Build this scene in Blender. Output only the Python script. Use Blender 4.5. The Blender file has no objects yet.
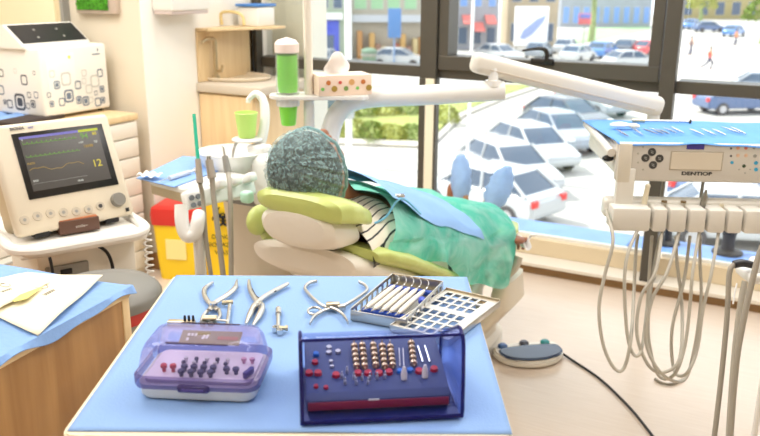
import bpy, bmesh, math, random
from mathutils import Matrix, Vector, Euler, noise
PI = math.pi
rnd = random.Random(7)
C = bpy.context.scene.collection
scene = bpy.context.scene

# ------------------------------------------------------------------ camera
FPX, CAMH, PITCH, ROLL, YAW = 806.0, 1.40, math.radians(16.3), math.radians(0.4), math.radians(28)
cam_d = bpy.data.cameras.new('camera')
cam_d.sensor_width = 36.0
cam_d.lens = FPX / 760 * 36.0
cam_d.clip_start, cam_d.clip_end = 0.05, 400
cam_d.dof.use_dof = True
cam_d.dof.focus_distance = 1.6
cam_d.dof.aperture_fstop = 5.6
cam = bpy.data.objects.new('camera', cam_d)
C.objects.link(cam)
RM = Matrix.Rotation(YAW, 3, 'Z') @ Matrix.Rotation(PI/2 - PITCH, 3, 'X') @ Matrix.Rotation(ROLL, 3, 'Z')
CP = Vector((0, 0, CAMH))
cam.matrix_world = Matrix.Translation(CP) @ RM.to_4x4()
scene.camera = cam

# ------------------------------------------------------------------ world, sun, added ceiling fill lights, exposure
scene.view_settings.view_transform = 'Standard'
scene.view_settings.look = 'None'
scene.view_settings.gamma = 1.0
scene.view_settings.use_curve_mapping = False
scene.view_settings.exposure = 0.25
world = bpy.data.worlds.new('sky')
scene.world = world
world.use_nodes = True
wn = world.node_tree.nodes
wn['Background'].inputs[0].default_value = (0.88, 0.94, 1.0, 1)
wn['Background'].inputs[1].default_value = 2.0
sun_d = bpy.data.lights.new('sun', 'SUN')
sun_d.energy = 5.0
sun_d.color = (1.0, 0.95, 0.86)
sun_d.angle = 0.01
sun = bpy.data.objects.new('sun', sun_d)
C.objects.link(sun)
sun.rotation_euler = Vector((0.80, 0.10, -0.95)).to_track_quat('-Z', 'Y').to_euler()
sun.location = (0, 10, 20)
for i, (lx, ly, sx, sy, e) in enumerate(((-2.3, 1.6, 1.2, 1.2, 38), (-0.4, 0.0, 1.2, 1.2, 16), (-2.4, -0.6, 1.2, 1.2, 26), (0.2, 2.4, 1.2, 1.2, 34), (-1.6, 3.0, 1.6, 0.6, 20), (-3.9, 1.2, 1.0, 1.0, 14))):  # unseen area lamps added under the ceiling to fill the room
    ld = bpy.data.lights.new('ceiling_fill_light', 'AREA')
    ld.shape = 'RECTANGLE'; ld.size = sx; ld.size_y = sy; ld.energy = e; ld.color = (1.0, 0.975, 0.94)
    lo = bpy.data.objects.new('ceiling_fill_light', ld)
    C.objects.link(lo); lo.location = (lx, ly, 2.66)

# ------------------------------------------------------------------ helpers
def ray(px, py):
    return RM @ Vector(((px-380)/FPX, -(py-218)/FPX, -1.0))
def Z(px, py, z):
    d = ray(px, py); return CP + d*((z-CAMH)/d.z)
def Y(px, py, y):
    d = ray(px, py); return CP + d*(y/d.y)
def X(px, py, x):
    d = ray(px, py); return CP + d*(x/d.x)
def D(px, py, dist):
    return CP + ray(px, py)*dist

def lin(c):
    c = c/255.0
    return c/12.92 if c <= 0.04045 else ((c+0.055)/1.055)**2.4
def rgb(r, g, b):
    return (lin(r), lin(g), lin(b), 1.0)

MATS = {}
def mat(name, col, rough=0.5, metal=0.0, alpha=1.0, emit=None, es=1.0, coat=0.0, var=0.0, vscale=8.0, bump=0.0, bscale=40.0, trans=0.0, sss=0.0):
    if name in MATS: return MATS[name]
    m = bpy.data.materials.new(name); m.use_nodes = True
    nt = m.node_tree; b = nt.nodes['Principled BSDF']
    b.inputs['Base Color'].default_value = col
    b.inputs['Roughness'].default_value = rough
    b.inputs['Metallic'].default_value = metal
    b.inputs['Coat Weight'].default_value = coat
    if alpha < 1: b.inputs['Alpha'].default_value = alpha
    if trans: b.inputs['Transmission Weight'].default_value = trans
    if emit is not None:
        b.inputs['Emission Color'].default_value = emit
        b.inputs['Emission Strength'].default_value = es
    tc = None
    if var or bump:
        tc = nt.nodes.new('ShaderNodeTexCoord')
    if var:
        n = nt.nodes.new('ShaderNodeTexNoise'); n.inputs['Scale'].default_value = vscale; n.inputs['Detail'].default_value = 4
        r = nt.nodes.new('ShaderNodeMapRange'); r.inputs[1].default_value = 0.3; r.inputs[2].default_value = 0.7
        r.inputs[3].default_value = 1-var; r.inputs[4].default_value = 1+var
        h = nt.nodes.new('ShaderNodeHueSaturation'); h.inputs['Color'].default_value = col
        nt.links.new(tc.outputs['Object'], n.inputs['Vector']); nt.links.new(n.outputs['Fac'], r.inputs[0])
        nt.links.new(r.outputs[0], h.inputs['Value']); nt.links.new(h.outputs[0], b.inputs['Base Color'])
    if bump:
        n2 = nt.nodes.new('ShaderNodeTexNoise'); n2.inputs['Scale'].default_value = bscale; n2.inputs['Detail'].default_value = 3
        bm_ = nt.nodes.new('ShaderNodeBump'); bm_.inputs['Strength'].default_value = bump; bm_.inputs['Distance'].default_value = 0.01
        nt.links.new(tc.outputs['Object'], n2.inputs['Vector']); nt.links.new(n2.outputs['Fac'], bm_.inputs['Height'])
        nt.links.new(bm_.outputs[0], b.inputs['Normal'])
    MATS[name] = m
    return m
def clear_mat(name, tint, gloss=0.12, rough=0.05, body=0.0, bodycol=None):
    """thin clear plastic or glass: tinted transparency with a glossy skin"""
    if name in MATS: return MATS[name]
    m = bpy.data.materials.new(name); m.use_nodes = True
    nt = m.node_tree; nt.nodes.clear()
    o = nt.nodes.new('ShaderNodeOutputMaterial'); t = nt.nodes.new('ShaderNodeBsdfTransparent'); t.inputs[0].default_value = tint
    g = nt.nodes.new('ShaderNodeBsdfGlossy'); g.inputs['Roughness'].default_value = rough; g.inputs[0].default_value = (1, 1, 1, 1)
    f = nt.nodes.new('ShaderNodeFresnel'); f.inputs[0].default_value = 1.45
    mu = nt.nodes.new('ShaderNodeMath'); mu.operation = 'MULTIPLY'; mu.inputs[1].default_value = gloss*8
    mu.use_clamp = True
    mx = nt.nodes.new('ShaderNodeMixShader')
    nt.links.new(f.outputs[0], mu.inputs[0]); nt.links.new(mu.outputs[0], mx.inputs[0])
    last = t
    if body:
        d = nt.nodes.new('ShaderNodeBsdfDiffuse'); d.inputs[0].default_value = bodycol or tint
        m2 = nt.nodes.new('ShaderNodeMixShader'); m2.inputs[0].default_value = body
        nt.links.new(t.outputs[0], m2.inputs[1]); nt.links.new(d.outputs[0], m2.inputs[2]); last = m2
    nt.links.new(last.outputs[0], mx.inputs[1]); nt.links.new(g.outputs[0], mx.inputs[2])
    nt.links.new(mx.outputs[0], o.inputs[0])
    MATS[name] = m
    return m
def wood_mat(name, c1, c2, scale=(1, 12, 1), rough=0.45):
    if name in MATS: return MATS[name]
    m = bpy.data.materials.new(name); m.use_nodes = True
    nt = m.node_tree; b = nt.nodes['Principled BSDF']; b.inputs['Roughness'].default_value = rough
    tc = nt.nodes.new('ShaderNodeTexCoord'); mp = nt.nodes.new('ShaderNodeMapping'); mp.inputs['Scale'].default_value = scale
    n = nt.nodes.new('ShaderNodeTexNoise'); n.inputs['Scale'].default_value = 3.0; n.inputs['Detail'].default_value = 6; n.inputs['Distortion'].default_value = 0.6
    cr = nt.nodes.new('ShaderNodeValToRGB'); cr.color_ramp.elements[0].color = c1; cr.color_ramp.elements[1].color = c2
    cr.color_ramp.elements[0].position = 0.3; cr.color_ramp.elements[1].position = 0.7
    nt.links.new(tc.outputs['Object'], mp.inputs[0]); nt.links.new(mp.outputs[0], n.inputs['Vector'])
    nt.links.new(n.outputs['Fac'], cr.inputs[0]); nt.links.new(cr.outputs[0], b.inputs['Base Color'])
    MATS[name] = m
    return m
def stripe_mat(name, base, line, scale, direction='X', width=0.2, rough=0.8, dist=1.5):
    m = bpy.data.materials.new(name); m.use_nodes = True
    nt = m.node_tree; b = nt.nodes['Principled BSDF']; b.inputs['Roughness'].default_value = rough
    tc = nt.nodes.new('ShaderNodeTexCoord'); w = nt.nodes.new('ShaderNodeTexWave'); w.bands_direction = direction
    w.inputs['Scale'].default_value = scale; w.inputs['Distortion'].default_value = dist; w.inputs['Detail Scale'].default_value = 0.6
    cr = nt.nodes.new('ShaderNodeValToRGB'); cr.color_ramp.interpolation = 'LINEAR'
    cr.color_ramp.elements[0].color = line; cr.color_ramp.elements[1].color = base
    cr.color_ramp.elements[0].position = width; cr.color_ramp.elements[1].position = width+0.08
    nt.links.new(tc.outputs['Object'], w.inputs[0]); nt.links.new(w.outputs['Fac'], cr.inputs[0]); nt.links.new(cr.outputs[0], b.inputs['Base Color'])
    return m

def catmull(pts, n=8):
    pts = [Vector(p) for p in pts]
    if len(pts) < 3: return pts
    out = []
    P = [pts[0]*2-pts[1]] + pts + [pts[-1]*2-pts[-2]]
    for i in range(1, len(P)-2):
        a, b, c, d = P[i-1], P[i], P[i+1], P[i+2]
        for k in range(n):
            t = k/n
            out.append(0.5*((2*b)+(c-a)*t+(2*a-5*b+4*c-d)*t*t+(3*b-a-3*c+d)*t**3))
    out.append(pts[-1])
    return out

class MB:
    def __init__(s, M=None):
        s.bm = bmesh.new(); s.M = M or Matrix.Identity(4); s.mats = []; s.mi = 0
    def use(s, m):
        if m not in s.mats: s.mats.append(m)
        s.mi = s.mats.index(m); return s
    def _merge(s, b, M=None):
        if M is not None: b.transform(M)
        b.transform(s.M)
        for f in b.faces: f.material_index = s.mi
        me = bpy.data.meshes.new('t'); b.to_mesh(me); b.free()
        s.bm.from_mesh(me); bpy.data.meshes.remove(me)
        return s
    def box(s, c, size, rot=(0, 0, 0), bev=0.0, seg=2):
        b = bmesh.new(); bmesh.ops.create_cube(b, size=1)
        bmesh.ops.scale(b, vec=size, verts=b.verts)
        if bev: bmesh.ops.bevel(b, geom=list(b.edges), offset=min(bev, min(size)*0.49), segments=seg, affect='EDGES', profile=0.5)
        return s._merge(b, Matrix.Translation(c) @ Euler(rot).to_matrix().to_4x4())
    def bb(s, x0, x1, y0, y1, z0, z1, bev=0.0, seg=2):
        return s.box(((x0+x1)/2, (y0+y1)/2, (z0+z1)/2), (abs(x1-x0), abs(y1-y0), abs(z1-z0)), bev=bev, seg=seg)
    def cyl(s, p0, p1, r0, r1=None, n=24):
        p0, p1 = Vector(p0), Vector(p1); d = p1-p0
        b = bmesh.new(); bmesh.ops.create_cone(b, cap_ends=True, segments=n, radius1=r0, radius2=r0 if r1 is None else r1, depth=d.length)
        M = Matrix.Translation((p0+p1)/2) @ d.to_track_quat('Z', 'Y').to_matrix().to_4x4()
        return s._merge(b, M)
    def sph(s, c, r, n=24, rot=(0, 0, 0)):
        b = bmesh.new(); bmesh.ops.create_uvsphere(b, u_segments=n, v_segments=max(8, n//2), radius=1)
        if isinstance(r, (int, float)): r = (r, r, r)
        bmesh.ops.scale(b, vec=r, verts=b.verts)
        return s._merge(b, Matrix.Translation(c) @ Euler(rot).to_matrix().to_4x4())
    def loft(s, rings, closed=True, cap=True):
        b = bmesh.new(); vs = [[b.verts.new(p) for p in r] for r in rings]
        n = len(rings[0])
        for i in range(len(rings)-1):
            for j in range(n if closed else n-1):
                k = (j+1) % n
                b.faces.new((vs[i][j], vs[i][k], vs[i+1][k], vs[i+1][j]))
        if cap and closed:
            b.faces.new(vs[0][::-1]); b.faces.new(vs[-1])
        bmesh.ops.recalc_face_normals(b, faces=b.faces)
        return s._merge(b)
    def tube(s, pts, r, n=10, smooth=0):
        pts = catmull(pts, smooth) if smooth else [Vector(p) for p in pts]
        m = len(pts); rs = r if isinstance(r, (list, tuple)) else None
        rings = []; up = None
        for i, p in enumerate(pts):
            t = (pts[min(i+1, m-1)] - pts[max(i-1, 0)])
            if t.length < 1e-9: t = Vector((0, 0, 1))
            t.normalize()
            if up is None:
                up = Vector((0, 0, 1)) if abs(t.z) < 0.9 else Vector((1, 0, 0))
                up = (up - t*up.dot(t)).normalized()
            else:
                up = (up - t*up.dot(t)).normalized()
            sd = t.cross(up)
            if rs:
                f = i/(m-1)*(len(rs)-1); a = int(min(f, len(rs)-1.001)); rr = rs[a]+(rs[min(a+1, len(rs)-1)]-rs[a])*(f-a)
            else: rr = r
            rings.append([p + (up*math.cos(2*PI*k/n) + sd*math.sin(2*PI*k/n))*rr for k in range(n)])
        return s.loft(rings)
    def lathe(s, prof, c=(0, 0, 0), n=32, sx=1.0, sy=1.0, axis=None):
        b = bmesh.new(); rings = []
        for r, z in prof:
            if r < 1e-6: rings.append([b.verts.new((0, 0, z))])
            else: rings.append([b.verts.new((r*sx*math.cos(2*PI*k/n), r*sy*math.sin(2*PI*k/n), z)) for k in range(n)])
        for i in range(len(rings)-1):
            a, d = rings[i], rings[i+1]
            for k in range(n):
                k2 = (k+1) % n
                if len(a) == 1 and len(d) == 1: continue
                if len(a) == 1: b.faces.new((a[0], d[k2], d[k]))
                elif len(d) == 1: b.faces.new((a[k], a[k2], d[0]))
                else: b.faces.new((a[k], a[k2], d[k2], d[k]))
        bmesh.ops.recalc_face_normals(b, faces=b.faces)
        M = Matrix.Translation(c)
        if axis is not None: M = M @ Vector(axis).to_track_quat('Z', 'Y').to_matrix().to_4x4()
        return s._merge(b, M)
    def prism(s, poly, z0, z1, bev=0.0, M=None, seg=2):
        b = bmesh.new(); lo = [b.verts.new((x, y, z0)) for x, y in poly]; f = b.faces.new(lo)
        r = bmesh.ops.extrude_face_region(b, geom=[f])
        for v in r['geom']:
            if isinstance(v, bmesh.types.BMVert): v.co.z = z1
        bmesh.ops.recalc_face_normals(b, faces=b.faces)
        if bev: bmesh.ops.bevel(b, geom=list(b.edges), offset=bev, segments=seg, affect='EDGES')
        return s._merge(b, M)
    def grid(s, fn, nu, nv):
        b = bmesh.new(); g = [[b.verts.new(fn(u/nu, v/nv)) for v in range(nv+1)] for u in range(nu+1)]
        for i in range(nu):
            for j in range(nv): b.faces.new((g[i][j], g[i+1][j], g[i+1][j+1], g[i][j+1]))
        return s._merge(b)
    def quad(s, pts):
        b = bmesh.new(); b.faces.new([b.verts.new(p) for p in pts]); return s._merge(b)
    def text(s, body, size, M, ext=0.0004, align='CENTER', bold=0.0):
        cu = bpy.data.curves.new('t', 'FONT'); cu.body = body; cu.size = size; cu.align_x = align; cu.align_y = 'CENTER'; cu.extrude = ext; cu.offset = bold
        o = bpy.data.objects.new('t', cu); C.objects.link(o)
        dg = bpy.context.evaluated_depsgraph_get(); me = bpy.data.meshes.new_from_object(o.evaluated_get(dg))
        b = bmesh.new(); b.from_mesh(me); bpy.data.objects.remove(o); bpy.data.curves.remove(cu); bpy.data.meshes.remove(me)
        return s._merge(b, M)
    def build(s, name, m=None, parent=None, world=False, smooth=True, angle=35, label=None):
        if world and parent is not None: s.bm.transform(ROOTM[parent.name].inverted())
        me = bpy.data.meshes.new(name); s.bm.to_mesh(me); s.bm.free()
        for q in (s.mats if m is None else [m]): me.materials.append(q)
        if smooth:
            for p in me.polygons: p.use_smooth = True
            me.set_sharp_from_angle(angle=math.radians(angle))
        o = bpy.data.objects.new(name, me); C.objects.link(o)
        if parent is not None: o.parent = parent; ROOTM[o.name] = ROOTM.get(parent.name, Matrix.Identity(4))
        else: ROOTM[o.name] = Matrix.Identity(4)
        if label: o['label'] = label
        return o
ROOTM = {}
def thing(name, label, cat, loc=(0, 0, 0), rotz=0.0, group=None):
    o = bpy.data.objects.new(name, None); C.objects.link(o); o.empty_display_size = 0.05
    o.location = loc; o.rotation_euler = (0, 0, rotz); o['label'] = label; o['category'] = cat
    ROOTM[o.name] = Matrix.Translation(Vector(loc)) @ Matrix.Rotation(rotz, 4, 'Z')
    if group: o['group'] = group
    return o
def tag(o, label, cat, group=None, kind=None):
    o['label'] = label; o['category'] = cat
    if group: o['group'] = group
    if kind: o['kind'] = kind
    # give a single-mesh thing its origin at its base centre
    me = o.data
    xs = [v.co for v in me.vertices]
    c = Vector(((min(v.x for v in xs)+max(v.x for v in xs))/2, (min(v.y for v in xs)+max(v.y for v in xs))/2, min(v.z for v in xs)))
    me.transform(Matrix.Translation(-c)); o.location = c
    return o
def struct(name, mb, m=None, parent=None, smooth=False):
    o = mb.build(name, m, parent, smooth=smooth)
    o['kind'] = 'structure'
    return o
def copy_tree(o, parent=None):
    c = o.copy(); C.objects.link(c)
    if parent is not None: c.parent = parent
    for ch in list(o.children): copy_tree(ch, c)
    return c
def rrect(w, h, r, n=5):
    """rounded rectangle outline centred on 0"""
    pts = []
    for cx, cy, a0 in ((w/2-r, h/2-r, 0), (-w/2+r, h/2-r, PI/2), (-w/2+r, -h/2+r, PI), (w/2-r, -h/2+r, 1.5*PI)):
        for k in range(n+1):
            a = a0 + PI/2*k/n; pts.append((cx+r*math.cos(a), cy+r*math.sin(a)))
    return pts
def frame3(o, xdir, zdir):
    """matrix with origin o, local x along xdir and local z along zdir"""
    z = Vector(zdir).normalized(); x = Vector(xdir); x = (x - z*x.dot(z)).normalized(); y = z.cross(x)
    M = Matrix((x, y, z)).transposed().to_4x4(); M.translation = Vector(o); return M
TF = Matrix.Rotation(YAW, 4, 'Z')          # frame of the instrument table
def TW(x, y, z=0.0): return TF @ Vector((x, y, z))

# ------------------------------------------------------------------ palette
white = mat('white_plastic', rgb(236, 232, 224), 0.35)
cream = mat('cream_plastic', rgb(234, 228, 216), 0.38)
beige = mat('beige_plastic', rgb(206, 194, 176), 0.45)
greyp = mat('grey_plastic', rgb(150, 148, 142), 0.5)
darkp = mat('dark_plastic', rgb(40, 40, 44), 0.4)
black = mat('black_rubber', rgb(22, 22, 24), 0.6)
steel = mat('steel', rgb(205, 205, 205), 0.22, 1.0)
gold = mat('brassy_steel', rgb(204, 190, 160), 0.3, 1.0)
bluecloth = mat('blue_cloth', rgb(130, 166, 218), 0.85, var=0.04, vscale=14, bump=0.25, bscale=60)
wood = wood_mat('maple_wood', rgb(190, 146, 86), rgb(212, 172, 112), (10, 10, 0.8))
palewood = wood_mat('pale_wood', rgb(222, 192, 146), rgb(234, 208, 164), (10, 10, 0.8))
frame_m = mat('window_frame_metal', rgb(82, 78, 70), 0.42, 0.3)
ivory = mat('ivory_paint', rgb(236, 228, 206), 0.5)
glass = clear_mat('window_glass', (0.97, 0.98, 0.97, 1), 0.10, 0.0)

# ================================================================== SETTING: room shell
WY = 3.73            # room face of the window wall
fl = mat('floor_vinyl', rgb(222, 206, 190), 0.28, var=0.05, vscale=1.3, coat=0.1)
nt = fl.node_tree
_w = nt.nodes.new('ShaderNodeTexNoise'); _m = nt.nodes.new('ShaderNodeMapping'); _m.inputs['Scale'].default_value = (1.5, 22, 1)
_t = nt.nodes.new('ShaderNodeTexCoord'); _r = nt.nodes.new('ShaderNodeValToRGB')
_r.color_ramp.elements[0].color = rgb(208, 188, 168); _r.color_ramp.elements[1].color = rgb(226, 210, 194)
_m.inputs['Rotation'].default_value = (0, 0, 0.5)
nt.links.new(_t.outputs['Object'], _m.inputs[0]); nt.links.new(_m.outputs[0], _w.inputs['Vector']); nt.links.new(_w.outputs['Fac'], _r.inputs[0])
nt.links.new(_r.outputs[0], nt.nodes['Principled BSDF'].inputs['Base Color'])
struct('floor', MB().bb(-5.2, 2.6, -2.6, 3.73, -0.2, 0), fl)
struct('ceiling', MB().bb(-5.2, 2.6, -2.6, 4.1, 2.7, 2.9), mat('ceiling_paint', rgb(240, 238, 232), 0.7))
wallm = mat('cream_wall_paint', rgb(230, 219, 198), 0.6, var=0.015, vscale=2)
struct('wall_left', MB().bb(-5.2, -2.79, 2.87, 4.1, 0, 2.7), wallm)
struct('wall_pier_lit_side', MB().bb(-2.79, -2.785, 2.868, 3.95, 0, 2.7), mat('window_lit_wall_paint', rgb(244, 240, 232), .6))  # thin skin on the pier side, whitened to carry the window light
struct('wall_far_left', MB().bb(-5.3, -5.1, -2.6, 2.87, 0, 2.7), wallm)
struct('wall_back', MB().bb(-5.2, 2.6, -2.8, -2.6, 0, 2.7), wallm)
struct('wall_right', MB().bb(2.6, 2.8, -2.6, 4.1, 0, 2.7), wallm)
struct('baseboard_left', MB().bb(-4.9, -2.775, 2.855, 2.87, 0, 0.085).bb(-2.79, -2.775, 2.87, 3.72, 0, 0.085), mat('brown_baseboard', rgb(156, 116, 74), 0.5))
# glazed door in the left wall, behind the steriliser
dr = struct('door_1', MB().bb(-4.35, -3.272, 2.845, 2.87, 0, 2.1), mat('door_pale', rgb(226, 210, 172), 0.5))
o = struct('door_frame', MB().bb(-3.272, -3.250, 2.83, 2.87, 0, 2.15).bb(-4.40, -4.35, 2.83, 2.87, 0, 2.15).bb(-4.40, -3.245, 2.83, 2.87, 2.1, 2.15), greyp, dr)
o = struct('door_panel', MB().bb(-3.95, -3.32, 2.838, 2.846, 0.2, 2.0), mat('frosted_panel', rgb(246, 236, 200), 0.3), dr)
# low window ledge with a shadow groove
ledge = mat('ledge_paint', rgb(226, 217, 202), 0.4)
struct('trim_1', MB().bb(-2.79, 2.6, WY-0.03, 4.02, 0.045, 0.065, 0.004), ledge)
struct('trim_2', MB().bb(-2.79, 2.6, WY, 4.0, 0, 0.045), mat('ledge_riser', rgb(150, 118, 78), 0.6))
struct('trim_3', MB().bb(-2.79, 2.6, 3.83, 3.93, 0.065, 0.15, 0.004), mat('lower_rail_tan', rgb(218, 200, 168), 0.3))
# mullions and transoms
def mull(n, x, lowcream):
    if lowcream:
        b = MB().use(frame_m).bb(x-0.045, x+0.045, WY-0.03, 3.80, 0.94, 2.7, 0.004)
        b.bb(x-0.045, x-0.01, WY-0.03, 3.76, 0.065, 0.94, 0.003).bb(x+0.037, x+0.047, WY-0.02, 3.75, 0.065, 0.94)
        b.use(ivory).bb(x-0.01, x+0.037, WY-0.028, 3.75, 0.065, 0.94)
    else:
        b = MB().use(frame_m).bb(x-0.032, x+0.032, WY-0.03, 3.77, 0.065, 2.7, 0.004)
    return struct('trim_%d' % n, b)
mull(4, -1.705, True); mull(5, -0.56, False); struct('trim_6', MB().bb(-2.775, -2.752, WY-.03, 3.76, .065, 2.7), frame_m); mull(7, 0.65, False); mull(8, 1.9, False)
def upper_window(n, x0, x1, sash=False):
    z0, z1 = 0.94, 2.62
    f = MB().bb(x0, x1, WY+0.01, 3.86, z0, z0+0.055, 0.003).bb(x0, x1, WY+0.01, 3.86, z1, 2.7, 0.003)
    w = struct('window_%d' % n, f, frame_m)
    if sash:
        s = MB(); a, bz = x0+0.004, z0+0.045
        s.bb(a, a+0.05, WY-0.012, 3.84, bz+.07, z1-.07, 0.002).bb(x1-0.054, x1-0.004, WY-0.012, 3.84, bz+.07, z1-.07, 0.002)
        s.bb(a, x1-0.004, WY-0.015, 3.83, bz, bz+0.07, 0.004).bb(a, x1-0.004, WY-0.015, 3.83, z1-0.07, z1, 0.004)
        struct('window_sash', s, frame_m, w)
        cx = (x0+x1)/2
        h = MB().bb(cx-0.05, cx+0.06, WY-0.035, WY-0.012, bz+0.052, bz+0.082, 0.006)
        h.tube([(cx+0.03, WY-0.04, bz+0.075), (cx+0.03, WY-0.05, bz+0.115), (cx, WY-0.055, bz+0.128), (cx-0.085, WY-0.05, bz+0.115)], [0.010, 0.011, 0.009, 0.005], 10, 5)
        struct('window_handle', h, mat('handle_black', rgb(44, 42, 40), 0.35, 0.4), w, smooth=True)
    struct('glass_pane', MB().bb(x0+0.002, x1-0.002, 3.845, 3.851, z0+0.05, z1+0.01), glass, w)
    return w
upper_window(1, -2.80, -1.75); upper_window(2, -1.66, -0.595, True); upper_window(3, -0.525, 0.615); upper_window(4, 0.685, 1.865)
for n, (a, b_) in enumerate(((-2.80, -1.75), (-1.655, -0.595), (-0.525, 0.615), (0.685, 1.865))):
    w = struct('window_%d' % (n+5), MB().bb(a, b_, 3.86, 3.885, 0.145, 0.165).bb(a, b_, 3.86, 3.885, 0.925, 0.94), mat('thin_white_bead', rgb(232, 230, 224), 0.4))
    struct('glass_pane', MB().bb(a+0.002, b_-0.002, 3.865, 3.871, 0.16, 0.93), glass, w)
struct('wall_column', MB().bb(-2.81, -2.57, 3.90, 4.15, -0.3, 2.9), ivory)
struct('wall_window', MB().bb(-2.79, 2.6, 3.95, 4.05, -0.45, 0.06), ivory)

# ================================================================== OUTSIDE
SZ = -5.0
asph = mat('sunlit_asphalt', rgb(176, 174, 170), 0.9, var=0.06, vscale=0.4)
struct('street_ground', MB().bb(-140, 90, 4.2, 190, SZ-0.3, SZ), asph)
struct('facade_below', MB().bb(-30, 30, 3.95, 4.2, SZ, -0.42), ivory)
canopy_m = mat('blue_canopy_sheet', rgb(92, 128, 186), 0.5, var=0.12, vscale=6)
cn = MB().bb(-3.0, 5, 4.05, 5.85, -0.42, -0.36, 0.01)
for k in range(9): cn.bb(-3+k, -2.985+k, 4.05, 5.83, -0.36, -0.345)
cn = cn.build('shop_canopy', canopy_m); tag(cn, 'blue sheet canopy roof projecting just below the big windows', 'canopy')
for i, (px, py) in enumerate(((727, 253), (665, 243))):
    p = Z(px, py, -0.36)
    v = MB().lathe([(0, 0), (0.10, 0), (0.10, 0.015), (0.045, 0.03), (0.04, 0.10), (0.05, 0.16), (0.03, 0.22), (0, 0.225)], p, 20).build('roof_vent', black)
    tag(v, ('black rubber roof vent on the blue canopy, right one under the console', 'black rubber roof vent on the blue canopy, beside the dark window post')[i], 'vent', 'vents on the canopy')

# lawn, kerb and pavement
def gpoly(pxs, z): return [Z(px, py, SZ).xy for px, py in pxs]
lawn = MB().prism(gpoly([(285, 92), (432, 86), (535, 86), (498, 98), (458, 114), (432, 138), (418, 143), (340, 141), (270, 140)], 0), SZ, SZ+0.12)
lw = struct('lawn_ground', lawn, mat('dry_lawn', rgb(146, 156, 90), 0.95, var=0.25, vscale=1.2))
kerb = MB()
kp = [Z(px, py, SZ+0.1) for px, py in [(270, 141), (340, 142), (419, 145), (434, 140), (460, 115.5), (500, 99), (540, 86)]]
kerb.tube(kp, 0.16, 4)
struct('kerb_ground', kerb, mat('kerb_stone', rgb(214, 208, 196), 0.9))
# clipped shrubs
leafA = mat('shrub_leaf_green', rgb(112, 136, 56), 0.8, var=0.3, vscale=2)
leafB = mat('shrub_leaf_pale', rgb(158, 164, 84), 0.8, var=0.3, vscale=2)
def shrub_mesh(m, seed):
    r = random.Random(seed); b = MB().use(m)
    bm_ = b.bm
    for i in range(520):
        a = r.uniform(0, 2*PI); zc = r.uniform(0.05, 1); rr = math.sqrt(max(0, 1-(zc*0.92)**2))*r.uniform(0.72, 1.02)
        c = Vector((rr*math.cos(a)*1.15, rr*math.sin(a)*0.9, zc*1.15)); n = Vector((r.gauss(0, 1), r.gauss(0, 1), r.gauss(0, 1))).normalized()
        t = n.orthogonal().normalized()*0.11; s_ = n.cross(t).normalized()*0.07
        bm_.faces.new([bm_.verts.new(c+t), bm_.verts.new(c+s_), bm_.verts.new(c-t), bm_.verts.new(c-s_)])
    return b
protos = []
shr = [(334, 136, 0, 'far left of the lawn'), (352, 138, 1, 'beside the white lamp pole'), (372, 140, 0, 'in the middle of the hedge'), (392, 141, 1, 'towards the right of the hedge'), (412, 141, 0, 'at its right end'),
       (346, 116, 1, 'in the back row, leftmost'), (366, 115, 0, 'in the back row, second from left'), (388, 114, 1, 'in the back row, third from left'), (408, 113, 0, 'in the back row, rightmost'), (446, 122, 1, 'right of the window post on the lawn corner')]
for i, (px, py, k, where) in enumerate(shr):
    p = Z(px, py, SZ+0.12)
    if len(protos) < 2:
        o = shrub_mesh((leafA, leafB)[i], 40+i).build('shrub', None, None, smooth=False); protos.append(o)
        # first two positions have kinds 0 and 1
    else:
        o = protos[k].copy(); C.objects.link(o)
    o.location = p; s_ = 0.62+0.14*rnd.random(); o.scale = (s_, s_, s_*0.95); o.rotation_euler = (0, 0, rnd.uniform(0, 6))
    o['label'] = ('green' if k == 0 else 'pale yellow-green') + ' shrub in the hedge outside, ' + where; o['category'] = 'shrub'; o['group'] = 'shrubs in the outdoor hedge'

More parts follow.
